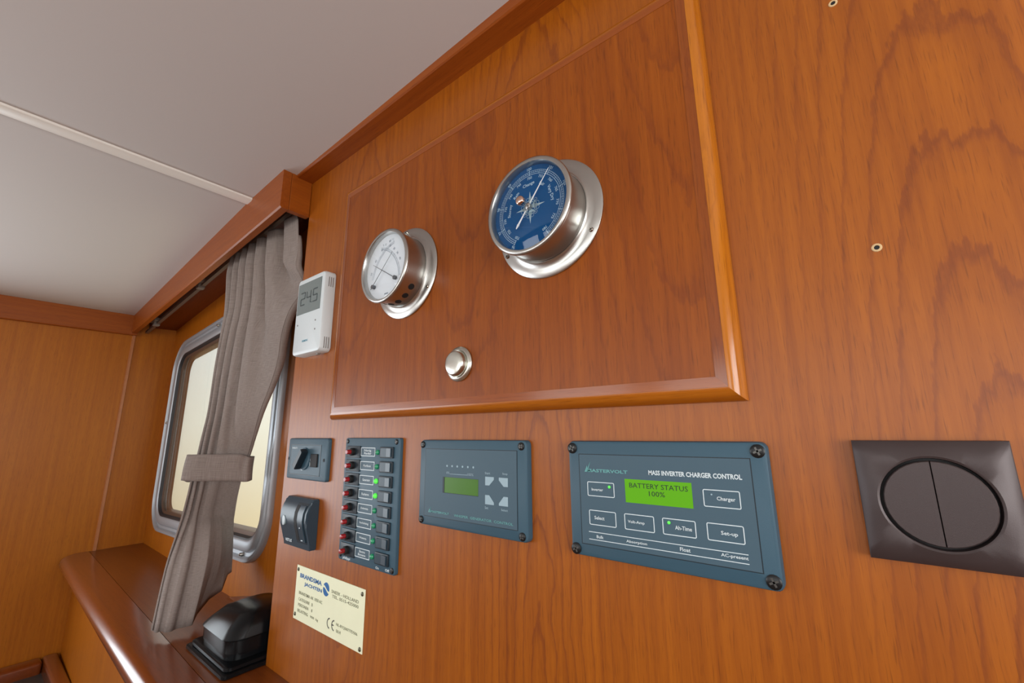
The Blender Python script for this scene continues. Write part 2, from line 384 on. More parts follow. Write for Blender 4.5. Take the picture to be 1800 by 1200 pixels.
# old screw holes left in the veneer
for (x, z) in ((0.0313, 1.4877), (0.0347, 1.7188)):
    bm = bmesh.new()
    lathe(bm, x, z, [(0.0017, -0.0001), (0.0020, -0.0006), (0.0030, -0.0005), (0.0034, -0.0001)], 14, False, False)
    put('screw_hole_rim', bm, M['filler'], wall)
    put('screw_hole', disc(bmesh.new(), x, z, 0.0018, 0.0, -0.0002, 12), M['darker'], wall)

bm = bmesh.new(); box(bm, X0 - 0.03, X0, -2.45, 0.16, 0, 2.02)
wl_ = tag(put('wall_left', bm, M['bulk']), kind='structure')
bm = bmesh.new(); box(bm, -2.4, 1.55, -2.45, 0.3, -0.05, 0)
tag(put('floor', bm, M['floor']), kind='structure')

# ceiling: level aft of the batten, falling forward of it
bm = bmesh.new()
xs = [1.55, 0.3, -0.5, -0.93, -1.13, -1.15, -1.5, -1.9, -2.345]
loft(bm, [[(x, y, z) for (y, z) in ((-2.45, ceil_z(x)), (0.14, ceil_z(x)), (0.14, ceil_z(x) + 0.03), (-2.45, ceil_z(x) + 0.03))] for x in xs])
tag(put('ceiling', bm, M['ceil']), kind='structure')
bm = bmesh.new(); prof = [(-1.097, 1.9265), (-1.098, 1.920), (-1.103, 1.9175), (-1.125, 1.9175), (-1.131, 1.919), (-1.133, 1.9265)]
loft(bm, [[(x, -0.060, z) for x, z in prof], [(x, -2.42, z) for x, z in prof]])
tag(put('trim_1', bm, M['batten'], None, 40), 'white batten across the ceiling joint', kind='structure')
# cornice along the top of the instrument wall
bm = bmesh.new()
loft(bm, [[(x, y, z) for y, z in ((0.0, zb), (-0.034, zb), (-0.0365, zb + 0.0015), (-0.0365, ceil_z(x) + 0.002), (0.0, ceil_z(x) + 0.002))]
          for x, zb in ((-0.924, 1.9235), (-0.3, 1.9265), (0.132, 1.9285))])
tag(put('trim_2', bm, M['trimx']), kind='structure')
# cornice along the bulkhead
bm = bmesh.new()
prof = [(X0, 1.7575), (X0 + 0.016, 1.7575), (X0 + 0.018, 1.7595), (X0 + 0.018, 1.846), (X0, 1.846)]
loft(bm, [[(x, y, z) for x, z in prof] for y in (-0.030, -2.42)])
tag(put('trim_3', bm, M['trimy']), kind='structure')
# pale edge strip where the bulkhead turns into the window recess
bm = bmesh.new()
loft(bm, [[(X0, y0, z), (X0 + 0.006, y0 + 0.002, z), (X0 + 0.006, y1 - 0.002, z), (X0, y1, z)] for z, y0, y1 in ((0.928, -0.0455, -0.034), (1.7575, -0.0415, -0.030))])
tag(put('trim_4', bm, M['strip'], None, 50), kind='structure')

# hull side with window opening
def winpath(inset, r, n=8):
    """rounded trapezium of the window: top and bottom converge forward"""
    xl, xr = -2.212 + inset, -1.158 - inset
    top = lambda x: 1.7515 - inset + 0.062 * (x + 1.7287)
    bot = lambda x: 1.0155 + inset + 0.034 * (x + 1.65)
    C = [((xr, top(xr)), 0), ((xl, top(xl)), 90), ((xl, bot(xl)), 180), ((xr, bot(xr)), 270)]
    pts = []
    for (cx, cz), a0 in C:
        sx = 1 if a0 in (0, 270) else -1; sz = 1 if a0 in (0, 90) else -1
        ox, oz = cx - sx * r, cz - sz * r
        f = (top if sz > 0 else bot)
        for i in range(n + 1):
            a = math.radians(a0 + 90 * i / n)
            x = ox + r * math.cos(a); z = oz + r * math.sin(a)
            z += (f(x) - f(cx)) * 1.0
            pts.append((x, z))
    return pts
bm = bmesh.new()
hole = winpath(0.03, 0.10)
n = len(hole)
outer = []
xa, xb, za, zb = -2.35, -0.86, 0.0, 1.99
for (x, z) in hole:     # project outwards to the board edge
    cx, cz = -1.69, 1.38; dx, dz = x - cx, z - cz
    t = min(((xb - cx) / dx if dx > 0 else (xa - cx) / dx) if abs(dx) > 1e-6 else 1e9, ((zb - cz) / dz if dz > 0 else (za - cz) / dz) if abs(dz) > 1e-6 else 1e9)
    outer.append((cx + dx * t, cz + dz * t))
loft(bm, [[(x, HY(x) + 0.010, z) for x, z in outer], [(x, HY(x), z) for x, z in outer], [(x, HY(x), z) for x, z in hole], [(x, HY(x) + 0.010, z) for x, z in hole]], cap0=False, cap1=False)
put_h = put('wall_outer', bm, M['hull']); tag(put_h, kind='structure')
# window frame
win = bpy.data.objects.new('window_1', None); COL.objects.link(win); win.location = (-1.68, 0.096, 1.38); WORLDLOC[win.name] = Vector(win.location)
tag(win, 'aluminium framed cabin window with rounded corners behind the curtain', kind='structure')
def sweep(prof):
    bm = bmesh.new()
    loft(bm, [[(x, HY(x) - d, z) for x, z in winpath(i, 0.125 - i)] for i, d in prof], cap0=False, cap1=False)
    return bm
put('window_frame', sweep([(0.0, 0.0), (0.0, 0.009), (0.003, 0.014), (0.010, 0.015), (0.013, 0.012), (0.015, 0.005), (0.023, 0.004), (0.027, 0.009), (0.031, 0.0115), (0.048, 0.0115), (0.053, 0.009), (0.055, 0.005)]), M['alu'], win, 40)
put('gasket', sweep([(0.054, 0.0075), (0.058, 0.0070), (0.061, 0.003), (0.063, -0.002)]), M['gasket'], win, 40)
put('window_reveal', sweep([(0.0625, -0.001), (0.067, -0.003), (0.071, -0.0042), (0.073, -0.009), (0.074, -0.03)]), M['reveal'], win, 40)
bm = bmesh.new(); gp = winpath(0.070, 0.05)
loft(bm, [[(x, HY(x) + 0.0045, z) for x, z in gp], [(x, HY(x) + 0.0085, z) for x, z in gp]])
put('pane', bm, M['glass'], win)
for (x, z) in ((-1.726, 1.7305), (-2.19, 1.40), (-1.75, 1.030), (-1.30, 1.755), (-1.30, 1.046)):
    put('screw', lathe(bmesh.new(), x, z, [(0.0045, HY(x) - 0.003), (0.0045, HY(x) - 0.0125), (0.002, HY(x) - 0.0155)], 12), M['steelscrew'], win, 50)

# soffit over the recess
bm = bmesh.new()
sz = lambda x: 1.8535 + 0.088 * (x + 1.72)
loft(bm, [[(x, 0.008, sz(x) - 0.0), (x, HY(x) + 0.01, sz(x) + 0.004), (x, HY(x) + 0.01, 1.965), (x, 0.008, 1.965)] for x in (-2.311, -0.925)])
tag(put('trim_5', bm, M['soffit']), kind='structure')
# apron below the shelf
bm = bmesh.new(); loft(bm, [[(x, -0.082 - 0.02 * (x + 2.3), z), (x, 0.0, z), (x, 0.0, z2), (x, -0.082 - 0.02 * (x + 2.3), z2)] for x, z, z2 in ((X0, 0, 0.90), (0.13, 0, 0.90))])
tag(put('wall_below_shelf', bm, M['hull']), kind='structure')

# room behind the camera
def wall_with_windows(name, axis, pos, a0, a1, z0, z1, holes, mat):
    bm = bmesh.new()
    def q(u0, u1, w0, w1):
        if u1 - u0 < 1e-4 or w1 - w0 < 1e-4: return
        if axis == 'Y': box(bm, u0, u1, pos - 0.04, pos, w0, w1)
        else: box(bm, pos, pos + 0.04, u0, u1, w0, w1)
    cur = a0
    for h0, h1, w0, w1 in holes:
        q(cur, h0, z0, z1); q(h0, h1, z0, w0); q(h0, h1, w1, z1); cur = h1
    q(cur, a1, z0, z1)
    return tag(put(name, bm, mat), kind='structure')
AW = [(-1.95, -1.15, 1.10, 1.74), (-0.95, -0.15, 1.10, 1.74), (0.05, 0.85, 1.10, 1.74)]
wall_with_windows('wall_back', 'Y', -2.40, -2.34, 1.55, 0, 2.0, AW, M['hull'])
wall_with_windows('wall_right', 'X', 0.96, -2.44, 0.3, 0, 2.0, [(-1.27, -0.23, 1.05, 1.65)], M['hull'])
bm = bmesh.new(); box(bm, 0.14, 0.96, 0.10, 0.14, 0, 1.05); box(bm, 0.14, 0.96, 0.10, 0.14, 1.86, 2.0); box(bm, 0.88, 0.96, 0.10, 0.14, 1.05, 1.86)
tag(put('wall_front_right', bm, M['hull']), kind='structure')
k = 2
for h0, h1, w0, w1 in AW:
    bm = bmesh.new(); holed(bm, h0, h1, w0, w1, h0 + 0.03, h1 - 0.03, w0 + 0.03, w1 - 0.03, -2.41, -2.385)
    w = tag(put('window_%d' % k, bm, M['alu']), kind='structure'); k += 1
    put('pane', B(h0 + 0.03, h1 - 0.03, -2.407, -2.402, w0 + 0.03, w1 - 0.03), M['glass'], w)

# ------------------------------------------------------------------ pelmet
pel = empty('pelmet', (-0.93, -0.055, 1.838), 'boxed teak pelmet above the window hiding the curtain rail', 'pelmet')
PY = lambda x: -0.0648 + 0.011 * (-0.925 - x)
pb = lambda x: 1.838 + 0.052 * (x + 0.9132)
pt = lambda x: (1.9305 if x > -1.11 else 1.9215 + (x + 1.148) * 0.0715) if x > -2.4 else 0
bm = bmesh.new()
secs = []
for x in (-0.9235, -1.0, -1.1099, -1.1101, -1.3, -1.6, -1.95, -2.31):
    y = PY(x); t = pt(x) if x > -1.11 else 1.925 + (x + 1.11) * 0.0715
    secs.append([(x, y, pb(x) + 0.003), (x, y, t), (x, y + 0.018, t), (x, y + 0.018, pb(x)), (x, y + 0.003, pb(x))])
loft(bm, secs)
put('front_board', bm, M['trimx'], pel)
put('end_board', B(-0.9385, -0.9232, -0.0460, -0.0003, 1.838, 1.9295, bev=0.001), M['trimy'], pel)
# curtain rail on its brackets
rl = empty('curtain_rail', (-1.65, -0.002, 1.84), 'bronze coloured curtain rail on small grey brackets inside the pelmet', 'curtain rail')
rz = lambda x: 1.8585 + 0.090 * (x + 1.36)
bm = bmesh.new(); loft(bm, [[(x, -0.006, rz(x) + 0.006), (x, -0.006, rz(x) - 0.004), (x, 0.004, rz(x) - 0.004), (x, 0.004, rz(x) + 0.006)] for x in (-2.29, -0.945)])
put('rail', bm, M['railm'], rl)
for x in (-2.14, -1.64, -1.0):
    bm = bmesh.new(); box(bm, x - 0.035, x + 0.035, -0.018, 0.006, rz(x) + 0.006, rz(x) + 0.018, 0.002); box(bm, x - 0.012, x + 0.012, -0.014, 0.006, rz(x) - 0.010, rz(x) + 0.008, 0.002)
    put('bracket', bm, M['bracket'], rl)

# ------------------------------------------------------------------ curtain
LV = [((-1.3491, -0.002, 1.8562), (-0.9708, 0.0, 1.8665)), ((-1.349, -0.003, 1.8382), (-0.957, 0.0, 1.8238)), ((-1.3453, -0.005, 1.8052), (-0.9450, 0.0, 1.7765)),
      ((-1.3276, -0.01, 1.7569), (-0.9455, 0.001, 1.7356)), ((-1.3062, -0.016, 1.6832), (-0.9500, 0.003, 1.6961)), ((-1.3054, -0.02, 1.6437), (-0.9719, 0.006, 1.6404)),
      ((-1.3022, -0.025, 1.6075), (-1.0101, 0.01, 1.5937)), ((-1.2868, -0.035, 1.5156), (-1.0631, 0.016, 1.5075)), ((-1.2636, -0.045, 1.4119), (-1.1262, 0.022, 1.402)),
      ((-1.2612, -0.052, 1.3536), (-1.1609, 0.026, 1.3469)), ((-1.2573, -0.058, 1.3066), (-1.1933, 0.03, 1.3042)), ((-1.2541, -0.06, 1.2869), (-1.2038, 0.031, 1.2833)),
      ((-1.2531, -0.062, 1.2635), (-1.2131, 0.032, 1.2583)), ((-1.2577, -0.064, 1.244), (-1.2237, 0.033, 1.2373)), ((-1.257, -0.067, 1.2123), (-1.2450, 0.037, 1.1973)), ((-1.2573, -0.072, 1.1687), (-1.2630, 0.042, 1.1569))]
LOW = [[(-1.2538, -0.079, 1.1275), (-1.2446, -0.075, 1.1279), (-1.2212, -0.062, 1.1286), (-1.2095, -0.05, 1.128), (-1.2044, -0.035, 1.1284), (-1.1933, -0.025, 1.1293), (-1.2036, -0.009, 1.1277), (-1.2136, 0.006, 1.1276), (-1.2436, 0.025, 1.1233), (-1.2613, 0.037, 1.1257), (-1.2750, 0.046, 1.1287)],
       [(-1.2614, -0.088, 1.0566), (-1.2486, -0.084, 1.0578), (-1.2186, -0.07, 1.0597), (-1.2112, -0.056, 1.0578), (-1.2034, -0.04, 1.0577), (-1.1941, -0.03, 1.0606), (-1.2091, -0.012, 1.06), (-1.216, 0.005, 1.0612), (-1.2478, 0.027, 1.0641), (-1.2633, 0.042, 1.0651), (-1.2785, 0.052, 1.0674)],
       [(-1.2391, -0.1025, 0.945), (-1.2273, -0.098, 0.942), (-1.209, -0.085, 0.942), (-1.2086, -0.068, 0.941), (-1.2078, -0.05, 0.942), (-1.2042, -0.04, 0.943), (-1.2426, -0.02, 0.9483), (-1.2528, 0.005, 0.9711), (-1.2543, 0.03, 0.9825), (-1.2725, 0.045, 1.0108), (-1.2772, 0.055, 1.0141)]]
LOW[0] = [tuple(Vector(p).lerp(Vector(LOW[0][0]).lerp(Vector(LOW[0][-1]), i / 10), 0.45)) for i, p in enumerate(LOW[0])]
def polyat(pl, u):
    t = u * (len(pl) - 1); i = min(int(t), len(pl) - 2); f = t - i
    f = f * f * (3 - 2 * f) * 0.4 + f * 0.6
    return Vector(pl[i]).lerp(Vector(pl[i + 1]), f)
NU = 150
def fold(u, s):
    """deep narrow pleats on the left, one broad fall on the right"""
    low = min(1.0, max(0.0, (s / 2 - 0.15) / 0.4))
    ph = 1 - (1 - u) ** (1.75 + 1.6 * low)
    a = 2 * PI * ((6.2 - 2.6 * low) * ph + 0.15)
    v = math.sin(a) + 0.25 * math.sin(2 * a + 0.7 + s)
    v = math.copysign(abs(v) ** 0.8, v)
    if low > 0: v *= 1 - low * (1 - min(1, u / 0.06))
    return v * (1.0 - (0.30 + 0.45 * low) * u)
def level_amp(t):   # t = 0 top .. 1 hem
    if t < 0.12: return 0.014 + 0.005 * t / 0.12
    if t < 0.55: return 0.019 + (0.0060 - 0.019) * (t - 0.12) / 0.43
    return 0.0050
rows = []
NL = len(LV)
ctrl = [(lambda u, a=Vector(a), b=Vector(b): a.lerp(b, u)) for a, b in LV] + [(lambda u, p=p: polyat(p, u)) for p in LOW]
def catmull(p0, p1, p2, p3, t):
    return 0.5 * ((2 * p1) + (p2 - p0) * t + (2 * p0 - 5 * p1 + 4 * p2 - p3) * t * t + (3 * p1 - p0 - 3 * p2 + p3) * t ** 3)
grid = []
for li in range(len(ctrl) - 1):
    sub = 4
    for s in range(sub + (1 if li == len(ctrl) - 2 else 0)):
        t = s / sub; tt = (li + t) / (len(ctrl) - 1)
        row = []
        for j in range(NU + 1):
            u = j / NU
            P = [ctrl[max(0, min(len(ctrl) - 1, li + d))](u) for d in (-1, 0, 1, 2)]
            row.append(catmull(*P, t))
        d = row[-1] - row[0]; d.z = 0
        if li >= NL: d = Vector((0.2, 1, 0))
        nr = Vector((d.y, -d.x, 0)).normalized()
        amp = level_amp(tt)
        row = [p + nr * amp * fold(j / NU, tt * 2) for j, p in enumerate(row)]
        grid.append(row)
cur = empty('curtain', (-1.2, -0.02, 0.945), 'taupe linen curtain gathered and tied in front of the window', 'curtain')
def cloth(name, grid, parent, thick=0.0016, m='fabric'):
    me = bpy.data.meshes.new(name); base = WORLDLOC[parent.name]
    nv = len(grid[0]); vs = [tuple(p - base) for r in grid for p in r]
    fs = [(i * nv + j, i * nv + j + 1, (i + 1) * nv + j + 1, (i + 1) * nv + j) for i in range(len(grid) - 1) for j in range(nv - 1)]
    me.from_pydata(vs, [], fs); uv = me.uv_layers.new(name='UVMap')
    # arc-length texture coordinates in metres
    mid = len(grid) // 2
    us = [0.0]
    for j in range(1, nv): us.append(us[-1] + (grid[3 if len(grid) > 4 else 0][j] - grid[3 if len(grid) > 4 else 0][j - 1]).length)
    ws = [0.0]
    for i in range(1, len(grid)): ws.append(ws[-1] + (grid[i][nv // 2] - grid[i - 1][nv // 2]).length)
    for lp in me.loops:
        v = lp.vertex_index; uv.data[lp.index].uv = (us[v % nv], ws[v // nv])
    for p in me.polygons: p.use_smooth = True
    me.materials.append(M[m])
    o = bpy.data.objects.new(name, me); COL.objects.link(o); o.parent = parent; WORLDLOC[o.name] = base
    md = o.modifiers.new('thickness', 'SOLIDIFY'); md.thickness = thick; md.offset = 0
    return o
cloth('drape', grid, cur)
# the return of the drape, folded behind its right-hand edge
ret = []
for r in grid[6:44]:
    e = r[-1]; f = min(1, max(0, (1.80 - e.z) / 0.12)); g = min(1, max(0, (e.z - 0.94) / 0.4))
    k_ = f * min(1, max(0, (e.z - 1.33) / 0.2)); ret.append([e + Vector((-0.0006, 0.0004, 0)), e + Vector((0.002 * k_, 0.004 + 0.004 * k_, 0)), e + Vector((0.002 * k_, 0.006 + 0.009 * k_, 0.0)), e + Vector((-0.03, 0.012 + 0.010 * k_, 0.0))])
cloth('drape_return', ret, cur)
# tie band
def band():
    top = [(-1.266, -0.070, 1.3050), (-1.252, -0.078, 1.3052), (-1.232, -0.062, 1.3055), (-1.212, -0.028, 1.3045), (-1.192, 0.010, 1.3035), (-1.189, 0.022, 1.300), (-1.184, 0.031, 1.296)]
    bot = [(-1.266, -0.076, 1.2475), (-1.250, -0.083, 1.2470), (-1.232, -0.064, 1.2450), (-1.214, -0.028, 1.2430), (-1.196, 0.010, 1.2405), (-1.191, 0.022, 1.2385), (-1.184, 0.031, 1.238)]
    back = [(-1.194, 0.044), (-1.215, 0.050), (-1.245, 0.040), (-1.272, 0.000), (-1.282, -0.040), (-1.276, -0.064)]
    t2 = top + [(x, y, 1.297) for x, y in back] + [top[0]]; b2 = bot + [(x, y, 1.240) for x, y in back] + [bot[0]]
    t2 = [Vector(p) for p in t2]; b2 = [Vector(p) for p in b2]
    def dens(pl):
        out = []
        for i in range(len(pl) - 1):
            P = [pl[max(0, min(len(pl) - 1, i + d))] for d in (-1, 0, 1, 2)]
            for s in range(5): out.append(catmull(*P, s / 5))
        return out + [pl[-1]]
    a, b = dens(t2), dens(b2)
    return [[p.lerp(q, f) + Vector((0, -0.0012 * math.sin(PI * f), 0)) for p, q in zip(a, b)] for f in [i / 8 for i in range(9)]]
cloth('tie_band', band(), cur, 0.003)

# ------------------------------------------------------------------ shelf
sh = empty('window_shelf', (-1.5, -0.03, 0.93), 'deep red teak shelf with rounded nosing under the window', 'shelf')
FY = lambda x: -0.1395 - 0.022 * (x + 2.0773)
bm = bmesh.new()
jy = lambda x: -0.0737 - 0.0254 * (x + 1.582)
loft(bm, [[(x, jy(x) + 0.0012, 0.93), (x, min(HY(x) if x < -0.93 else -0.0005, HY(x)) + 0.0, 0.93), (x, min(HY(x) if x < -0.93 else -0.0005, HY(x)), 0.905), (x, jy(x) + 0.0012, 0.905)] for x in (X0 + 0.0005, -1.8, -1.3, -0.9301)])
put('shelf_board', bm, M['shelf'], sh)
bm = bmesh.new(); loft(bm, [[(x, jy(x) + 0.0012, 0.93), (x, -0.0005, 0.93), (x, -0.0005, 0.905), (x, jy(x) + 0.0012, 0.905)] for x in (-0.93, 0.1)])
put('shelf_board', bm, M['shelf'], sh)
bm = bmesh.new()
def nose(x, tuck=0.0):
    f = FY(x) + tuck; j = jy(x)
    pts = [(j, 0.930)]
    for i in range(9):
        a = math.radians(90 - 180 * i / 8)
        pts.append((f + 0.022 - 0.022 * math.cos(a), 0.9095 + 0.0215 * math.sin(a)))
    pts.append((j, 0.888))
    return [(x, y, z) for y, z in pts]
secs = [nose(X0 + 0.0005 + 0.045 * (1 - math.cos(math.radians(a))), 0.036 * (1 - math.sin(math.radians(a)))) for a in (0, 22, 45, 67, 90)] + [nose(x) for x in (-2.0, -1.6, -1.2, -0.8, -0.4, 0.1)]
loft(bm, secs)
put('nosing', bm, M['nose'], sh, 50)
# raised filler at the back right of the shelf
bm = bmesh.new()
loft(bm, [[(x, HY(x) - 0.001, 0.9301), (x, HY(x) - 0.001, t), (x, HY(x) - 0.006, t), (x, HY(x) - 0.012, 0.9301)] for x, t in ((-1.36, 0.9315), (-1.15, 0.978), (-0.927, 1.02))])
tag(put('trim_6', bm, M['shelf']), kind='structure')
# fiddled counter below, against the bulkhead
ct = empty('lower_counter', (-1.9, -0.2, 0.55), 'low teak counter with raised dark fiddle frame below the shelf', 'counter')
bm = bmesh.new(); box(bm, X0 + 0.001, -1.4, -0.62, -0.125, 0.0, 0.575)
put('counter_top', bm, plain('dark_counter_laminate', (0.05, 0.045, 0.04), 0.4), ct)
put('fiddle_rail', B(X0 + 0.002, -1.4, -0.128, -0.088, 0.54, 0.612, bev=0.010, seg=3), M['nose'], ct, 50)
put('fiddle_rail', B(X0 + 0.002, X0 + 0.06, -0.62, -0.129, 0.54, 0.612, bev=0.010, seg=3), M['nose'], ct, 50)

# ------------------------------------------------------------------ black box on the shelf
bx = empty('black_cover_box', (-1.02, 0.0, 0.93), 'black domed plastic instrument cover on a flat base standing on the shelf', 'instrument cover')
def sq(cx, cy, hx, hy, r, z, n=5, tilt=0):
    return [(x, y, z + tilt * (x - cx)) for x, y in rrect(cx - hx, cx + hx, cy - hy, cy + hy, r, n)]
bm = bmesh.new(); c = (-1.0235, 0.002)
loft(bm, [sq(*c, 0.0985, 0.072, 0.006, 0.9302), sq(*c, 0.1005, 0.074, 0.008, 0.932), sq(*c, 0.1005, 0.074, 0.008, 0.937), sq(*c, 0.098, 0.0715, 0.007, 0.9385)])
put('base_plate', bm, M['blackgloss'], bx, 40)
bm = bmesh.new(); c2 = (-1.022, 0.003)
loft(bm, [sq(*c2, 0.092, 0.067, 0.010, 0.9385), sq(*c2, 0.094, 0.069, 0.012, 0.940), sq(*c2, 0.094, 0.069, 0.012, 0.945), sq(*c2, 0.090, 0.066, 0.012, 0.947)])
put('base_flange', bm, M['blackgloss'], bx, 40)
bm = bmesh.new(); c3 = (-1.018, 0.004)
loft(bm, [sq(*c3, 0.074, 0.062, 0.028, 0.947), sq(*c3, 0.075, 0.063, 0.029, 0.958), sq(*c3, 0.0765, 0.0645, 0.030, 0.9585), sq(*c3, 0.077, 0.065, 0.030, 0.979)])
put('body', bm, M['blackgloss'], bx, 35)
bm = bmesh.new()
loft(bm, [sq(*c3, 0.077, 0.065, 0.030, 0.979), sq(*c3, 0.079, 0.067, 0.031, 0.981), sq(*c3, 0.078, 0.066, 0.031, 0.983), sq(-1.012, 0.006, 0.072, 0.060, 0.030, 0.996, tilt=0.02), sq(-1.008, 0.010, 0.058, 0.046, 0.026, 1.013, tilt=0.03), sq(-1.004, 0.014, 0.040, 0.032, 0.022, 1.020, tilt=0.03)])
put('domed_lid', bm, M['blackgloss'], bx, 35)

# ------------------------------------------------------------------ locker door with edging
dr = empty('locker_door', (-0.4, 0.0, 1.6), 'wide raised teak locker door carrying the two round instruments', 'locker door')
DX0, DX1, DZ0, DZ1, DT = -0.7445, -0.0700, 1.3745, 1.8280, 0.0155
EW = 0.0215
put('door_panel', B(DX0 + EW, DX1 - EW, -DT + 0.0004, -0.0005, DZ0 + EW, DZ1 - EW), M['door'], dr)
def edging(p0, p1, inward, mat):
    """mitred edging strip from corner p0 to corner p1, rounded outer edge"""
    p0 = Vector(p0); p1 = Vector(p1); d = (p1 - p0).normalized(); inw = Vector(inward)
    for nm, mt, prof in (('edging_strip', mat, [(EW, -0.0005), (EW, -DT), (0.0122, -DT), (0.0122, -0.0005)]), ('edging_bevel_lit', M['bevel_lit_v'] if mat is M['edge_v'] else M['bevel_lit_h'], None)):  # bevel is a separate mesh to carry the painted edge light
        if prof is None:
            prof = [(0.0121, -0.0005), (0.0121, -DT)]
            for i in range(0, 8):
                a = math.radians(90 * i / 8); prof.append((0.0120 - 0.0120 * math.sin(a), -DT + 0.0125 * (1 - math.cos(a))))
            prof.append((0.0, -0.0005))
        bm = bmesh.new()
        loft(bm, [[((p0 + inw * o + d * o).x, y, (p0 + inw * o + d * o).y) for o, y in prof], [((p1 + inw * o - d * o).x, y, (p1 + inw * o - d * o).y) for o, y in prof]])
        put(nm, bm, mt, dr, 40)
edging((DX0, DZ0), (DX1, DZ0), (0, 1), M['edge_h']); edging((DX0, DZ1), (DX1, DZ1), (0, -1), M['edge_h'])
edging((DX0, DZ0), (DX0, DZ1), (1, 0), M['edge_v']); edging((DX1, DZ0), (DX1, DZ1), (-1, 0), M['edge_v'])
bc = (-0.4098, 1.4408)
lb = put('latch_rosette', lathe(bmesh.new(), *bc, [(0.0238, -DT), (0.0238, -DT - 0.002), (0.0225, -DT - 0.0035), (0.019, -DT - 0.0042), (0.0172, -DT - 0.003)], 40), M['nickel'], dr, 40)
put('latch_button', lathe(bmesh.new(), *bc, [(0.0168, -DT - 0.001), (0.0168, -DT - 0.0105), (0.0160, -DT - 0.0118), (0.0145, -DT - 0.0124), (0.008, -DT - 0.0130), (0.0004, -DT - 0.0132)], 40), M['nickel'], dr, 40)

# ------------------------------------------------------------------ round instruments
def gauge(name, cx, cz, label, dialmat, holes):
    g = empty(name, (cx, -DT, cz), label, name, 'round steel instruments on the locker door')
    f0 = -DT
    prof = [(0.0745, f0), (0.0748, f0 - 0.0016), (0.0735, f0 - 0.0026), (0.066, f0 - 0.0038), (0.0595, f0 - 0.0052), (0.0575, f0 - 0.0075)]
    put('flange', lathe(bmesh.new(), cx, cz, prof + [(0.0565, f0 - 0.0075), (0.0565, f0)], 72, False, False), M['steel'], g, 40)
    put('casing', lathe(bmesh.new(), cx, cz, [(0.0562, f0 - 0.003), (0.0562, f0 - 0.0400), (0.0540, f0 - 0.0400)], 72, False, False), M['steel'], g, 40)
    y = f0 - 0.0395
    put('bezel', lathe(bmesh.new(), cx, cz, [(0.0562, y), (0.0585, y - 0.0006), (0.0592, y - 0.0022), (0.0585, y - 0.0042), (0.0560, y - 0.0054), (0.0535, y - 0.0050), (0.0525, y - 0.0030), (0.0525, y + 0.006)], 72, False, False), M['steel'], g, 50)
    yd = y + 0.0030
    put('dial', disc(bmesh.new(), cx, cz, 0.0527, yd + 0.001, yd, 64), dialmat, g)
    # domed glass
    RS = 0.189      # spherical cap
    cap = lambda r: math.sqrt(RS * RS - r * r) - math.sqrt(RS * RS - 0.0527 ** 2)
    prof = [(r, y - 0.0028 - cap(r)) for r in (0.0527, 0.048, 0.042, 0.036, 0.030, 0.024, 0.018, 0.012, 0.006, 0.0008)]
    put('glass', lathe(bmesh.new(), cx, cz, prof, 64, False, True), M['dialglass'], g, 60)
    return g, yd
baro, yd = gauge('barometer', -0.2615, 1.604, 'brushed steel barometer with a blue dial and compass star', M['bluedial'], False)
bcx, bcz = -0.2615, 1.604
for (x, z) in ((-0.2021, 1.5702), (-0.3222, 1.5707), (-0.2615, 1.6725)):
    screw(baro, x, z, -DT - 0.0034, 0.0028, 0.0018, 'steelscrew', 'darker')
# printed scale
bm = bmesh.new()
yp = yd - 0.0003
def arcring(bm, cx, cz, r, w, a0, a1, y, n=60):
    loft(bm, [[(cx + (r + s) * math.sin(math.radians(a0 + (a1 - a0) * i / n)), y, cz + (r + s) * math.cos(math.radians(a0 + (a1 - a0) * i / n))) for i in range(n + 1)] for s in (-w / 2, w / 2)], closed=False, cap0=False, cap1=False)
for r, w in ((0.0455, 0.0004), (0.0433, 0.0004), (0.0412, 0.0005)): arcring(bm, bcx, bcz, r, w, -150, 150, yp)
for i in range(81):
    a = math.radians(-149 + i * 298 / 80); L1 = 0.0475 if i % 10 == 0 else 0.0455; L0 = 0.0405 if i % 10 == 0 else (0.0433 if i % 5 else 0.0415)
    bar(bm, (bcx + L0 * math.sin(a), bcz + L0 * math.cos(a)), (bcx + L1 * math.sin(a), bcz + L1 * math.cos(a)), 0.0006 if i % 10 == 0 else 0.00022, 0.0006 if i % 10 == 0 else 0.00022, yp, yp - 0.0001)
put('scale_rings', bm, M['dialink'], baro)
bm = bmesh.new()
for i, s in enumerate(('96', '97', '98', '99', '100', '101', '102', '103', '104')):
    a = -149 + i * 298 / 8; r = 0.0492
    add_text(bm, s, yp, center=(bcx + r * math.sin(math.radians(a)), bcz + r * math.cos(math.radians(a))), size=0.0050, ang=a, bold=0.01)
for i, s in enumerate(('720', '725', '730', '735', '740', '745', '750', '755', '760', '765', '770', '775', '780')):
    a = -149 + i * 298 / 12; r = 0.0375
    add_text(bm, s, yp, center=(bcx + r * math.sin(math.radians(a)), bcz + r * math.cos(math.radians(a))), size=0.0046, ang=a, bold=0.01)
for s, a in (('Stormy', -80), ('Rain', -42), ('Change', -3), ('Fair', 36), ('Very Dry', 74)):
    r = 0.0296
    add_text(bm, s, yp, center=(bcx + r * math.sin(math.radians(a)), bcz + r * math.cos(math.radians(a))), size=0.0056, ang=a, bold=0.012)
o = put('lettering', bm, M['dialink'], baro)
bm = bmesh.new()
for i in range(8):
    a = math.radians(45 * i); big = i % 2 == 0; l = 0.0205 if big else 0.012
    tip = (bcx + l * math.sin(a), bcz + l * math.cos(a))
    for s in (1, -1):
        b0 = a + s * math.radians(22); rr = 0.0062
        pv = [bm.verts.new((bcx, yp, bcz)), bm.verts.new((bcx + rr * math.sin(b0), yp, bcz + rr * math.cos(b0))), bm.verts.new((tip[0], yp, tip[1]))]
        if big or s > 0: bm.faces.new(pv)
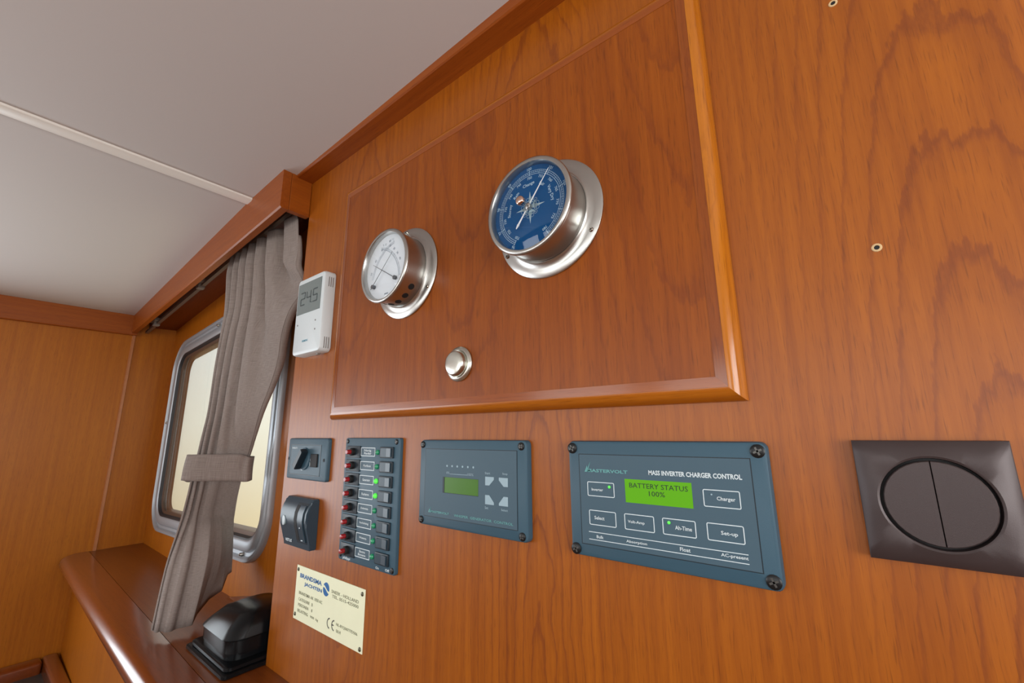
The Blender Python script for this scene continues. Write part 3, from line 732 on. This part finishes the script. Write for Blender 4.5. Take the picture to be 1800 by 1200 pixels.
for i in range(12):
    a = math.radians(30 * i + 15); arcring(bm, bcx + 0.0108 * math.sin(a), bcz + 0.0108 * math.cos(a), 0.0022, 0.0004, 0, 360, yp, 12)
arcring(bm, bcx, bcz, 0.0092, 0.0005, 0, 360, yp); arcring(bm, bcx, bcz, 0.0070, 0.0008, 0, 360, yp)
bmesh.ops.delete(bm, geom=[v for v in bm.verts if not v.link_faces], context='VERTS')
put('compass_star', bm, M['ltblue'], baro)
a = math.radians(38); dv = Vector((math.sin(a), math.cos(a))); c = Vector((bcx, bcz))
bm = bmesh.new(); py = yd - 0.0042
bar(bm, c - dv * 0.006, c + dv * 0.047, 0.0022, 0.0006, py + 0.0004, py)
bar(bm, c - dv * 0.004, c - dv * 0.024, 0.0012, 0.0024, py + 0.0004, py); bar(bm, c - dv * 0.0235, c - dv * 0.029, 0.0036, 0.0010, py + 0.0004, py)
put('pointer', bm, M['pointer'], baro)
put('hub', lathe(bmesh.new(), bcx, bcz, [(0.0036, yd), (0.0036, py - 0.0012), (0.0026, py - 0.002), (0.0004, py - 0.0021)], 20), M['steel'], baro, 40)
gy = -DT - 0.0395 - 0.0100
put('setting_knob', lathe(bmesh.new(), bcx, bcz, [(0.0022, gy + 0.001), (0.0022, gy - 0.002), (0.0050, gy - 0.003), (0.0056, gy - 0.005), (0.0052, gy - 0.008), (0.0040, gy - 0.0092), (0.0004, gy - 0.0096)], 28), M['copper'], baro, 40)

hcx, hcz = -0.5345, 1.6015
hyg, yd = gauge('hygrometer', hcx, hcz, 'brushed steel hygrometer with a white dial, crossed needles and vent holes', M['whitedial'], True)
hyg['category'] = 'hygrometer'; baro['category'] = 'barometer'
for (x, z) in ((-0.4775, 1.5655), (-0.5330, 1.6700), (-0.595, 1.568)):
    screw(hyg, x, z, -DT - 0.0034, 0.0028, 0.0020, 'nickel', 'darker')
yp = yd - 0.0003
pr = Vector((hcx + 0.0235, hcz - 0.0235)); pl_ = Vector((hcx - 0.030, hcz - 0.027))
bm = bmesh.new()
for ctr, R_, a0, a1 in ((pr, 0.062, -80, -8), (pl_, 0.064, 12, 84)):
    arcring(bm, ctr.x, ctr.y, R_, 0.0004, a0, a1, yp); arcring(bm, ctr.x, ctr.y, R_ - 0.0035, 0.0004, a0, a1, yp)
    for i in range(41):
        a = math.radians(a0 + (a1 - a0) * i / 40); l = 0.0045 if i % 5 == 0 else 0.0025
        p = ctr + Vector((math.sin(a), math.cos(a))) * (R_ - 0.0035); q = p + Vector((math.sin(a), math.cos(a))) * l
        if (q - Vector((hcx, hcz))).length < 0.0515: bar(bm, p, q, 0.0003, 0.0003, yp, yp - 0.0001)
put('scale_arcs', bm, M['dialgrey'], hyg)
bm = bmesh.new()
for ctr, R_, a0, a1, labs in ((pr, 0.0675, -72, -16, ('20', '40', '60', '80')), (pl_, 0.070, 20, 62, ('0', '10', '20', '30', '40'))):
    for i, s in enumerate(labs):
        a = a0 + (a1 - a0) * i / (len(labs) - 1); p = ctr + Vector((math.sin(math.radians(a)), math.cos(math.radians(a)))) * R_
        if (p - Vector((hcx, hcz))).length < 0.050: add_text(bm, s, yp, center=p, size=0.0052, ang=a, bold=0.01)
put('scale_numerals', bm, M['dialgrey'], hyg); bm = bmesh.new(); bar(bm, (hcx - 0.003, hcz - 0.0435), (hcx + 0.006, hcz - 0.0435), 0.0022, 0.0022, yp, yp - 0.0001)
put('maker_mark', bm, M['dialgrey'], hyg)
for p, s in (((hcx - 0.012, hcz + 0.039), '%'), ((hcx + 0.012, hcz + 0.042), '\u00b0C')):
    bm = bmesh.new(); add_text(bm, s, yp, center=p, size=0.0050); put('lettering', bm, M['dialgrey'], hyg)
for ctr, tip, nm in ((pr, (hcx - 0.033, hcz + 0.010), 'humidity_needle'), (pl_, (hcx + 0.0170, hcz + 0.0185), 'temperature_needle')):
    bm = bmesh.new(); py = yd - (0.0030 if nm[0] == 'h' else 0.0044); ctr = Vector(ctr); tip = Vector(tip); dv = (tip - ctr).normalized()
    bar(bm, ctr - dv * 0.006, tip, 0.0013, 0.0005, py + 0.0003, py); lathe(bm, ctr.x, ctr.y, [(0.0032, yd), (0.0032, py - 0.0008), (0.0004, py - 0.001)], 16)
    put(nm, bm, M['darkpointer'], hyg)
# vent holes round the casing
for deg in (132, 150, 168, 186, 204, 222):
    a = math.radians(deg); ctr = Vector((hcx + 0.0562 * math.sin(a), -DT - 0.0215, hcz + 0.0562 * math.cos(a)))
    rad = Vector((math.sin(a), 0, math.cos(a))); tn = Vector((math.cos(a), 0, -math.sin(a))); ay = Vector((0, 1, 0))
    bm = bmesh.new()
    loft(bm, [[tuple(ctr + rad * o + tn * 0.0050 * math.cos(2 * PI * i / 14) + ay * 0.0050 * math.sin(2 * PI * i / 14)) for i in range(14)] for o in (-0.003, 0.0004)])
    put('vent_hole', bm, M['darker'], hyg)

# ------------------------------------------------------------------ thermostat
th = empty('thermostat', (-0.835, 0, 1.50), 'white room thermostat with a grey display beside the curtain', 'thermostat')
TD = 0.0235
bm = bmesh.new(); plate(bm, -0.8925, -0.7810, 1.5055, 1.6690, -0.0004, -TD, 0.010, 0.006, 6)
put('housing', bm, M['thermo'], th, 40)
put('display', B(-0.8838, -0.7905, -TD - 0.0008, -TD + 0.001, 1.5905, 1.6565), M['greylcd'], th)
SEG = {'2': 'abged', '4': 'fgbc', '5': 'afgcd'}
bm = bmesh.new(); yy = -TD - 0.0011
def seven(bm, ch, x, z, w, h, y):
    t = w * 0.16; P = {'a': ((x, z + h), (x + w, z + h)), 'b': ((x + w, z + h), (x + w, z + h / 2)), 'c': ((x + w, z + h / 2), (x + w, z)), 'd': ((x, z), (x + w, z)), 'e': ((x, z), (x, z + h / 2)), 'f': ((x, z + h / 2), (x, z + h)), 'g': ((x, z + h / 2), (x + w, z + h / 2))}
    for s in SEG[ch]: bar(bm, *P[s], t, t, y + 0.0002, y)
seven(bm, '2', -0.870, 1.6100, 0.016, 0.026, yy); seven(bm, '4', -0.846, 1.6100, 0.016, 0.026, yy); seven(bm, '5', -0.820, 1.6100, 0.016, 0.026, yy)
box(bm, -0.8262, -0.8240, yy, yy + 0.0002, 1.6090, 1.6112)
put('digits', bm, M['greyink'], th)
text('lettering', 'SIEMENS', -TD - 0.0003, M['tealink'], th, box_=(-0.8510, -0.8280, 1.5305, 1.5345), bold=0.02)
for (x, z) in ((-0.8035, 1.5690), (-0.8030, 1.5510), (-0.876, 1.5690)):
    put('button', lathe(bmesh.new(), x, z, [(0.0018, -TD), (0.0018, -TD - 0.0006), (0.0004, -TD - 0.0008)], 12), M['thermogrey'], th, 40)
for z0, z1 in ((1.512, 1.534), (1.636, 1.656)):
    for i in range(3):
        y = -0.0055 - i * 0.0042
        put('vent_slot', B(-0.7816, -0.7806, y - 0.0008, y + 0.0008, z0, z1), M['thermogrey'], th)
put('slider_switch', B(-0.8140, -0.8060, -0.012, -0.006, 1.5020, 1.5060, bev=0.0008), M['bracket'], th)

# ------------------------------------------------------------------ rotary switch plate
rs = empty('rotary_switch_panel', (-0.824, 0, 1.304), 'small blue-grey panel with a rotary knob and tiny rocker, nearest the window', 'switch panel')
put('face_plate', plate(bmesh.new(), -0.8990, -0.7490, 1.2660, 1.3425, -0.0003, -0.0075, 0.005, 0.003), M['case'], rs, 40)
bm = bmesh.new(); holed(bm, -0.8870, -0.7705, 1.2745, 1.3305, -0.8855, -0.7720, 1.2757, 1.3293, -0.0072, -0.0080)
put('groove', bm, M['dark'], rs)
put('inner_plate', plate(bmesh.new(), -0.8855, -0.7720, 1.2757, 1.3293, -0.007, -0.0079, 0.002, 0.0004), M['face'], rs)
kx, kz = -0.8285, 1.3045
put('knob_skirt', lathe(bmesh.new(), kx, kz, [(0.0205, -0.0078), (0.0200, -0.0098), (0.0188, -0.0104), (0.0004, -0.0104)], 36), M['case'], rs, 40)
bm = bmesh.new(); d = Vector((0.0130, 0.0155)); kc = Vector((kx, kz))
loft(bm, [[(v.x, y, v.y) for v in (kc + d * s + Vector((-d.y, d.x)) * 0.36 * w for s, w in ((1, 0.75), (1.06, 0), (1, -0.75), (-1, -0.9), (-1.06, 0), (-1, 0.9)))] for y, in ((-0.0102,), (-0.0230,))])
bmesh.ops.bevel(bm, geom=list(bm.edges), offset=0.0012, segments=2, affect='EDGES')
put('knob', bm, M['dark'], rs, 40)
put('rocker', B(-0.8030, -0.7790, -0.0105, -0.0076, 1.2905, 1.3140, bev=0.001), M['darker'], rs)
text('lettering', 'WEBASTO', -0.0082, M['white'], rs, box_=(-0.8820, -0.8600, 1.3222, 1.3255), bold=0.02)
bm = bmesh.new(); bar(bm, (-0.8085, 1.2990), (-0.8060, 1.2925), 0.0008, 0.003, -0.008, -0.0082); 
put('printed_mark', bm, M['white'], rs); bm = bmesh.new(); bar(bm, (-0.8075, 1.3045), (-0.8065, 1.3010), 0.001, 0.002, -0.008, -0.0082)
put('printed_mark', bm, M['white'], rs); bm = bmesh.new(); bar(bm, (-0.8400, 1.2840), (-0.8345, 1.2835), 0.0012, 0.0012, -0.008, -0.0082)
put('printed_mark', bm, M['white'], rs)
for x in (-0.8935, -0.7590): screw(rs, x, 1.3035, -0.0074, 0.0032, 0.0008, 'dark', 'darker', 45)

# ------------------------------------------------------------------ curved thumbwheel control
tw = empty('thumbwheel_control', (-0.824, 0, 1.19), 'curved dark plastic control with a white oval and thumbwheel slot, above the brass plate', 'control')
bm = bmesh.new()
prof = [(1.2350, 0.0095), (1.2300, 0.0135), (1.2220, 0.0180), (1.2120, 0.0215), (1.2000, 0.0225), (1.1880, 0.0205), (1.1750, 0.0165), (1.1620, 0.0130), (1.1500, 0.0108)]
def cprof(x0, x1, dx, off=0.0):
    bm = bmesh.new(); outl = [(z, -d - off) for z, d in prof]
    loft(bm, [[(x, y, z) for z, y in outl] + [(x, -0.0004, 1.1500), (x, -0.0004, 1.2350)] for x in (x0, x1)])
    return bm
bm = cprof(-0.8760, -0.7760, 0)
bmesh.ops.bevel(bm, geom=[e for e in bm.edges if abs(e.verts[0].co.x - e.verts[1].co.x) < 1e-6 and min(e.verts[0].co.y, e.verts[1].co.y) < -0.005], offset=0.0022, segments=2, affect='EDGES')
put('housing', bm, M['slate'], tw, 40)
def strip_on(x0, x1, z0, z1, off, thick=0.001):
    bm = bmesh.new(); import bisect
    zs = sorted([z for z, d in prof if z0 < z < z1] + [z0, z1])
    def dep(z):
        for (za, da), (zb_, db_) in zip(prof, prof[1:]):
            if zb_ <= z <= za: return da + (db_ - da) * (za - z) / (za - zb_)
        return 0.01
    loft(bm, [[(x0, -dep(z) - off, z), (x1, -dep(z) - off, z), (x1, -dep(z) - off + thick, z), (x0, -dep(z) - off + thick, z)] for z in zs])
    return bm
put('slot', strip_on(-0.8200, -0.7830, 1.1600, 1.2280, 0.0004), M['dark'], tw, 60)
put('thumbwheel', strip_on(-0.8040, -0.7860, 1.1630, 1.2250, 0.0022, 0.003), M['slate'], tw, 60)
put('side_recess', strip_on(-0.8195, -0.8095, 1.1640, 1.2240, 0.0007), M['darker'], tw, 60)
bm = bmesh.new(); n = 24
loft(bm, [[(-0.8580 + 0.0062 * k_ * math.sin(2 * PI * i / n), -0.0220 - 0.0008 + 0.0016 * ((0.0 + 0.0085 * k_ * math.cos(2 * PI * i / n)) / 0.0085 < 0) * 0 - dy, 1.1945 + 0.0085 * k_ * math.cos(2 * PI * i / n)) for i in range(n)] for k_, dy in ((1.0, -0.002), (1.0, 0.0006), (0.6, 0.0009))])
put('oval_emblem', bm, plain('oval_emblem_silver', (0.30, 0.36, 0.38), 0.3), tw, 50)
text('lettering', 'VETUS', -0.0136, M['white'], tw, box_=(-0.8640, -0.8390, 1.1572, 1.1622), bold=0.02)
bm = bmesh.new(); bar(bm, (-0.7965, 1.1880), (-0.7940, 1.1880), 0.002, 0.002, -0.0232, -0.0234)
put('printed_mark', bm, M['white'], tw); bm = bmesh.new(); bar(bm, (-0.7990, 1.1660), (-0.7930, 1.1660), 0.0014, 0.0014, -0.0168, -0.0170)
put('printed_mark', bm, M['white'], tw)

# ------------------------------------------------------------------ breaker panel
bk = empty('circuit_breaker_panel', (-0.618, 0, 1.247), 'tall blue-grey breaker panel with eight red buttons and eight rocker switches', 'breaker panel')
put('face_plate', plate(bmesh.new(), -0.6935, -0.5435, 1.1510, 1.3430, -0.0003, -0.0058, 0.004, 0.0015), M['case'], bk, 40)
TXT = ['Navig.\nRadar', 'Marifoon', 'Generator', 'Ruitenw.', 'Dekwasp.', 'Verlichting', 'Waterp.', 'Electra\nBinnenw.']
first = None
pitch = (1.3210 - 1.1690) / 7
for i in range(8):
    z = 1.3210 - pitch * i
    if i == 0:
        fb = put('fuse_base', plate(bmesh.new(), -0.6862, -0.6465, z - 0.0102, z + 0.0090, -0.0055, -0.0075, 0.001, 0.0005), M['dark'], bk, 40)
        put('fuse_collar', lathe(bmesh.new(), -0.6655, z - 0.0005, [(0.0062, -0.0070), (0.0062, -0.0125), (0.0052, -0.0135)], 20), M['darker'], fb, 40)
        rb = put('reset_button', lathe(bmesh.new(), -0.6655, z - 0.0005, [(0.0036, -0.0120), (0.0036, -0.0195), (0.0030, -0.0205), (0.0004, -0.0208)], 18), M['red'], bk, 40)
        bm = bmesh.new(); ring_rect(bm, -0.6455, -0.6065, z - 0.0070, z + 0.0068, -0.0062, 0.0011, 0.0006)
        lb = put('label_frame', bm, M['white'], bk)
        li = put('label_field', B(-0.6450, -0.6070, -0.0060, -0.0055, z - 0.0065, z + 0.0063), M['face'], bk)
        sw = put('rocker_switch', plate(bmesh.new(), -0.5905, -0.5575, z - 0.0083, z + 0.0085, -0.0055, -0.0085, 0.0012, 0.0007), M['dark'], bk, 40)
        bm = bmesh.new(); yb, y0, y1 = -0.0080, -0.0098, -0.0125
        loft(bm, [[(-0.5870, yb, s), (-0.5870, y0, s), (-0.5740, -0.0088, s), (-0.5610, y1 + 0.002, s), (-0.5610, yb, s)] for s in (z - 0.0062, z + 0.0064)])
        put('rocker', bm, M['slate'], sw)
        led0 = put('indicator_led', lathe(bmesh.new(), -0.5990, z - 0.0003, [(0.0040, -0.0055), (0.0040, -0.0072), (0.0030, -0.0090), (0.0004, -0.0098)], 18), M['led'], bk, 50)
        first = (fb, rb, lb, li, sw, led0)
    else:
        for s in first: copy_part(s, (0, 0, -pitch * i))
        led = [o for o in bk.children if o.name.startswith('indicator_led')][-1]
        if i in (2, 3):
            led.data = led.data.copy(); led.data.materials.clear(); led.data.materials.append(M['ledon']); led['label'] = 'lit bright green indicator light'
    t = TXT[i]; w = 0.0125 if len(t) > 9 and '\n' not in t else 0.0105; h = 0.0040 if '\n' in t else 0.0019
    text('lettering', t, -0.0064, M['white'], bk, box_=(-0.6260 - w, -0.6260 + w, z - h, z + h), bold=0.02)
text('lettering', 'philippi', -0.0061, M['white'], bk, box_=(-0.6790, -0.6580, 1.1525, 1.1575), bold=0.03)
text('lettering', 'On', -0.0061, M['white'], bk, box_=(-0.5895, -0.5815, 1.1535, 1.1570), bold=0.02)
text('lettering', 'Off', -0.0061, M['white'], bk, box_=(-0.5660, -0.5560, 1.1540, 1.1575), bold=0.02)
for x, z in ((-0.6870, 1.3372), (-0.5525, 1.3372), (-0.6870, 1.1585), (-0.5500, 1.1570)): screw(bk, x, z, -0.0056, 0.0042 if x > -0.6 else 0.0036, 0.0014)

# ------------------------------------------------------------------ generator control
gn = empty('generator_control_panel', (-0.398, 0, 1.284), 'blue-grey generator control panel with dim green display and four corner keys', 'control panel')
put('case', plate(bmesh.new(), -0.4930, -0.3040, 1.2280, 1.3405, -0.0003, -0.0088, 0.006, 0.0025), M['case'], gn, 40)
bm = bmesh.new(); holed(bm, -0.4812, -0.3182, 1.2397, 1.3287, -0.4802, -0.3190, 1.2405, 1.3279, -0.0086, -0.0091)
put('groove', bm, M['dark'], gn)
bm = bmesh.new(); holed(bm, -0.4802, -0.3190, 1.2405, 1.3279, -0.4445, -0.3795, 1.2720, 1.2925, -0.0086, -0.0094)
put('face_membrane', bm, M['face'], gn)
put('display', B(-0.4445, -0.3795, -0.0089, -0.0086, 1.2720, 1.2925), M['lcd2'], gn)
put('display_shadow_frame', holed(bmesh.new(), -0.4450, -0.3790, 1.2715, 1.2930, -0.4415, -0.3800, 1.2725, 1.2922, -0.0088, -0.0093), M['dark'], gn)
bm = bmesh.new()
for i in range(6): disc(bm, -0.4366 + i * (0.0481 / 5), 1.3067, 0.0014, -0.0093, -0.0096, 10)
put('printed_dots', bm, M['ltblue'], gn)
text('lettering', '0%', -0.0097, M['ltblue'], gn, box_=(-0.4375, -0.4315, 1.2965, 1.2995)); text('lettering', '100%', -0.0097, M['ltblue'], gn, box_=(-0.3985, -0.3880, 1.2960, 1.2992))
bm = bmesh.new(); bar(bm, (-0.4310, 1.2967), (-0.3990, 1.2967), 0.0005, 0.0005, -0.0094, -0.0096)
put('printed_line', bm, M['ltblue'], gn)
def key(pts):
    bm = bmesh.new(); loft(bm, [[(x, y, z) for x, z in pts] for y in (-0.0092, -0.0098)]); return put('key', bm, M['ltblue'], gn)
key([(-0.3680, 1.2966), (-0.3680, 1.2865), (-0.3615, 1.2865), (-0.3540, 1.2935), (-0.3540, 1.2966)])
key([(-0.3322, 1.2966), (-0.3322, 1.2865), (-0.3387, 1.2865), (-0.3460, 1.2935), (-0.3460, 1.2966)])
key([(-0.3680, 1.2752), (-0.3680, 1.2645), (-0.3540, 1.2645), (-0.3540, 1.2672), (-0.3615, 1.2752)])
key([(-0.3322, 1.2752), (-0.3322, 1.2647), (-0.3460, 1.2647), (-0.3460, 1.2672), (-0.3387, 1.2752)])
for s, b_ in (('Start', (-0.3685, -0.3600, 1.2995, 1.3022)), ('Stop', (-0.3405, -0.3325, 1.2995, 1.3025)), ('Set', (-0.3685, -0.3630, 1.2590, 1.2620)), ('Select', (-0.3425, -0.3325, 1.2590, 1.2616))):
    text('lettering', s, -0.0097, M['ltblue'], gn, box_=b_, bold=0.01)
text('lettering', 'MASTERVOLT', -0.0097, M['green'], gn, box_=(-0.4665, -0.4310, 1.2452, 1.2480), bold=0.02)
text('lettering', 'WHISPER  GENERATOR  CONTROL', -0.0097, M['green'], gn, box_=(-0.4220, -0.3245, 1.2445, 1.2475), bold=0.01)
def sail(parent, x, z, s, y):
    bm = bmesh.new()
    for p in ([(0, 0), (0.9, 0), (0.75, 1.6)], [(1.0, 0), (1.5, 0), (1.45, 1.0)], [(0.85, 0.9), (1.05, 0.7), (1.75, 2.6)]):
        loft(bm, [[(x + a * s, yy, z + b_ * s) for a, b_ in p] for yy in (y + 0.0002, y)])
    return put('sail_emblem', bm, M['green'], parent)
sail(gn, -0.4715, 1.2452, 0.0030, -0.0097)
for x, z in ((-0.4875, 1.3340), (-0.3120, 1.3335), (-0.3120, 1.2343), (-0.4865, 1.2343)): screw(gn, x, z, -0.0086, 0.0047, 0.0016, ang=45)

# ------------------------------------------------------------------ inverter charger control
iv = empty('inverter_control_panel', (-0.154, 0, 1.284), 'largest blue-grey panel, inverter charger control with a bright green battery display', 'control panel')
put('case', plate(bmesh.new(), -0.2480, -0.0600, 1.2268, 1.3402, -0.0003, -0.0098, 0.006, 0.0030), M['case'], iv, 40)
bm = bmesh.new(); holed(bm, -0.2352, -0.0728, 1.2386, 1.3270, -0.2344, -0.0736, 1.2394, 1.3262, -0.0096, -0.0100)
put('groove', bm, M['dark'], iv)
bm = bmesh.new(); holed(bm, -0.2344, -0.0736, 1.2394, 1.3262, -0.1851, -0.1220, 1.2826, 1.3043, -0.0080, -0.0102)
put('face_membrane', bm, M['face'], iv)
put('display', B(-0.1851, -0.1220, -0.0099, -0.0096, 1.2826, 1.3043), M['lcd'], iv)
text('lettering', 'BATTERY STATUS', -0.01005, M['lcdink'], iv, box_=(-0.1805, -0.1255, 1.2965, 1.3010), bold=0.005)
text('lettering', '100%', -0.01005, M['lcdink'], iv, box_=(-0.1615, -0.1465, 1.2900, 1.2945), bold=0.005)
YI = -0.0105
text('lettering', 'MASTERVOLT', YI, M['green'], iv, box_=(-0.2255, -0.1812, 1.3090, 1.3122), bold=0.03)
sail(iv, -0.2285, 1.3090, 0.0040, YI)
text('lettering', 'MASS INVERTER CHARGER CONTROL', YI, M['white'], iv, box_=(-0.1603, -0.0806, 1.3092, 1.3135), bold=0.03)
for x0, x1, z0, z1, s, tb in ((-0.2260, -0.1963, 1.2855, 1.2996, 'Inverter', (-0.2212, -0.2085, 1.2908, 1.2935)), (-0.1130, -0.0836, 1.2855, 1.2999, 'Charger', (-0.1020, -0.0875, 1.2905, 1.2945)),
                             (-0.2253, -0.1961, 1.2580, 1.2722, 'Select', (-0.2195, -0.2085, 1.2635, 1.2668)), (-0.1874, -0.1583, 1.2580, 1.2724, 'Volt-Amp', (-0.1840, -0.1675, 1.2635, 1.2668)),
                             (-0.1507, -0.1215, 1.2582, 1.2724, 'Ah-Time', (-0.1395, -0.1250, 1.2635, 1.2670)), (-0.1125, -0.0836, 1.2585, 1.2727, 'Set-up', (-0.1015, -0.0885, 1.2632, 1.2672))):
    bm = bmesh.new(); ring_rect(bm, x0, x1, z0, z1, YI, 0.0007, 0.0014)
    put('key_outline', bm, M['white'], iv)
    text('lettering', s, YI, M['white'], iv, box_=tb, bold=0.015)
bm = bmesh.new()
for z in (1.2512, 1.2442): bar(bm, (-0.2265, z), (-0.0825, z), 0.0006, 0.0006, YI + 0.0003, YI)
put('printed_line', bm, M['white'], iv)
for s, b_ in (('Bulk', (-0.2180, -0.2105, 1.2460, 1.2488)), ('Absorption', (-0.1868, -0.1665, 1.2458, 1.2488)), ('Float', (-0.1368, -0.1278, 1.2462, 1.2494)), ('AC-present', (-0.1032, -0.0826, 1.2464, 1.2498))):
    text('lettering', s, YI, M['white'], iv, box_=b_, bold=0.015)
for x, z, on in ((-0.2015, 1.2955, 1), (-0.1447, 1.2687, 1), (-0.1060, 1.2958, 0)):
    put('indicator_led', lathe(bmesh.new(), x, z, [(0.0014 if on else 0.0007, YI + 0.0003), (0.0014 if on else 0.0007, YI - 0.0003), (0.0002, YI - 0.0006)], 12), M['ledon'] if on else M['ltblue'], iv, 50)
for x, z in ((-0.2425, 1.3326), (-0.0668, 1.3327), (-0.0666, 1.2340), (-0.2420, 1.2332)): screw(iv, x, z, -0.0096, 0.0056, 0.0018, ang=25)

# ------------------------------------------------------------------ light switch
ls = empty('light_switch', (0.035, 0, 1.301), 'square metallic brown switch plate with a round two-part rocker', 'light switch')
SX0, SX1, SZ0, SZ1 = -0.0047, 0.0745, 1.2612, 1.3415
c = (0.0352, 1.3010); n = 64
bm = bmesh.new()
def square_pt(i):
    a = 2 * PI * i / n; s, k_ = math.sin(a), math.cos(a); m = max(abs(s), abs(k_)); return s / m, k_ / m
sqp = [square_pt(i) for i in range(n)]
mx, mz = (SX0 + SX1) / 2, (SZ0 + SZ1) / 2; hx, hz = (SX1 - SX0) / 2, (SZ1 - SZ0) / 2
cir = lambda r, y: [(c[0] + r * math.sin(2 * PI * i / n), y, c[1] + r * math.cos(2 * PI * i / n)) for i in range(n)]
loft(bm, [[(mx + hx * s, -0.0003, mz + hz * k_) for s, k_ in sqp], [(mx + hx * s, -0.0078, mz + hz * k_) for s, k_ in sqp], [(mx + (hx - 0.0007) * s, -0.0086, mz + (hz - 0.0007) * k_) for s, k_ in sqp],
           [((mx + (hx - 0.005) * s) * 0.55 + 0.45 * (c[0] + 0.034 * math.sin(2 * PI * i / n)), -0.0112, (mz + (hz - 0.005) * k_) * 0.55 + 0.45 * (c[1] + 0.034 * math.cos(2 * PI * i / n))) for i, (s, k_) in enumerate(sqp)],
           cir(0.0305, -0.0126), cir(0.0292, -0.0120), cir(0.0286, -0.0070)], cap0=True, cap1=False)
put('cover_plate', bm, M['brown'], ls, 35)
put('gap', disc(bmesh.new(), *c, 0.0287, -0.0066, -0.0074, 48), M['darker'], ls)
for sgn in (-1, 1):
    bm = bmesh.new(); R_ = 0.0272; m_ = 20
    def half(r, g): return [(c[0] + sgn * (g + 0.0)) if False else (c[0] + sgn * max(g, r * math.sin(PI * i / m_)), c[1] + r * math.cos(PI * i / m_)) for i in range(m_ + 1)]
    ys = lambda x: -0.0122 - (0.0016 * (abs(x - c[0]) / R_) if sgn > 0 else -0.0006 * (abs(x - c[0]) / R_))
    g = 0.00018
    l0 = half(R_, g); l1 = half(R_ - 0.0006, g + 0.0002)
    loft(bm, [[(x, -0.0070, z) for x, z in l0], [(x, ys(x) + 0.0006, z) for x, z in l0], [(x, ys(x), z) for x, z in l1]])
    put('rocker', bm, M['brown'], ls)

# ------------------------------------------------------------------ builder's brass plate
bp = empty('builder_plate', (-0.727, 0, 1.074), "pale brass builder's plate with blue lettering, screwed below the thumbwheel control", 'name plate')
put('plate', B(-0.8340, -0.6188, -0.0014, -0.0002, 1.0305, 1.1178, bev=0.0003, seg=1), M['brass'], bp)
YB = -0.0017
text('lettering', 'BRANDSMA', YB, M['blueink'], bp, box_=(-0.8200, -0.7450, 1.0990, 1.1062), bold=0.03)
text('lettering', 'JACHTEN', YB, M['blueink'], bp, box_=(-0.8030, -0.7430, 1.0872, 1.0942), bold=0.03)
bm = bmesh.new(); ex, ez, erx, erz = -0.7300, 1.0968, 0.0098, 0.0100
def lobe(sg):
    pts = []
    for i in range(15):
        a = math.radians(-12 + 160 * i / 14); pts.append((ex + sg * 0.0098 * math.cos(a), ez + sg * (0.0004 + 0.0100 * math.sin(a))))
    for i in range(1, 9):     # S-shaped lower edge, falling to the right
        t = i / 9; x = -0.0083 + 0.0179 * t
        pts.append((ex + sg * x, ez + sg * (0.0013 + 0.0042 * math.cos(PI * t) * (1 - 0.2 * t))))
    return pts
for sg in (1, -1): loft(bm, [[(x, y, z) for x, z in lobe(sg)] for y in (YB + 0.0003, YB)])
put('wave_emblem', bm, M['blueink'], bp)
for s, b_ in (('SNEEK - HOLLAND', (-0.7130, -0.6340, 1.0952, 1.1000)), ('TEL. 0515-425000', (-0.7100, -0.6340, 1.0886, 1.0932)), ('BRANDSMA AK 1050 AC', (-0.8195, -0.7390, 1.0722, 1.0772)),
              ('CATEGORIE', (-0.8190, -0.7800, 1.0622, 1.0670)), ('B', (-0.7730, -0.7690, 1.0622, 1.0670)), ('PERSONEN', (-0.8190, -0.7830, 1.0532, 1.0580)), ('8', (-0.7725, -0.7690, 1.0532, 1.0580)),
              ('BELASTING', (-0.8195, -0.7830, 1.0440, 1.0488)), ('900  kg', (-0.7750, -0.7480, 1.0430, 1.0478)), ('NL-BYQ00777D506', (-0.6925, -0.6330, 1.0510, 1.0558)), ('0614', (-0.6915, -0.6785, 1.0422, 1.0470))):
    text('lettering', s, YB, M['greyprint'], bp, box_=b_, bold=0.01)
bm = bmesh.new(); R_ = 0.0070
for cx_ in (-0.7125, -0.6985): arcring(bm, cx_, 1.0500, R_, 0.0018, 180, 360, YB, 20)
bar(bm, (-0.7050, 1.0500), (-0.7000, 1.0500), 0.0016, 0.0016, YB + 0.0001, YB)
put('conformity_mark', bm, plain('dark_grey_print', (0.05, 0.055, 0.05), 0.5), bp)
for x, z in ((-0.8280, 1.1110), (-0.6258, 1.1105), (-0.6248, 1.0360), (-0.8275, 1.0385)):
    put('screw', lathe(bmesh.new(), x, z, [(0.0033, -0.0012), (0.0030, -0.0022), (0.0018, -0.0030), (0.0003, -0.0032)], 14), plain('dull_screw', (0.12, 0.12, 0.08), 0.4, 0.6) if 'dull_screw' not in bpy.data.materials else bpy.data.materials['dull_screw'], bp, 50)
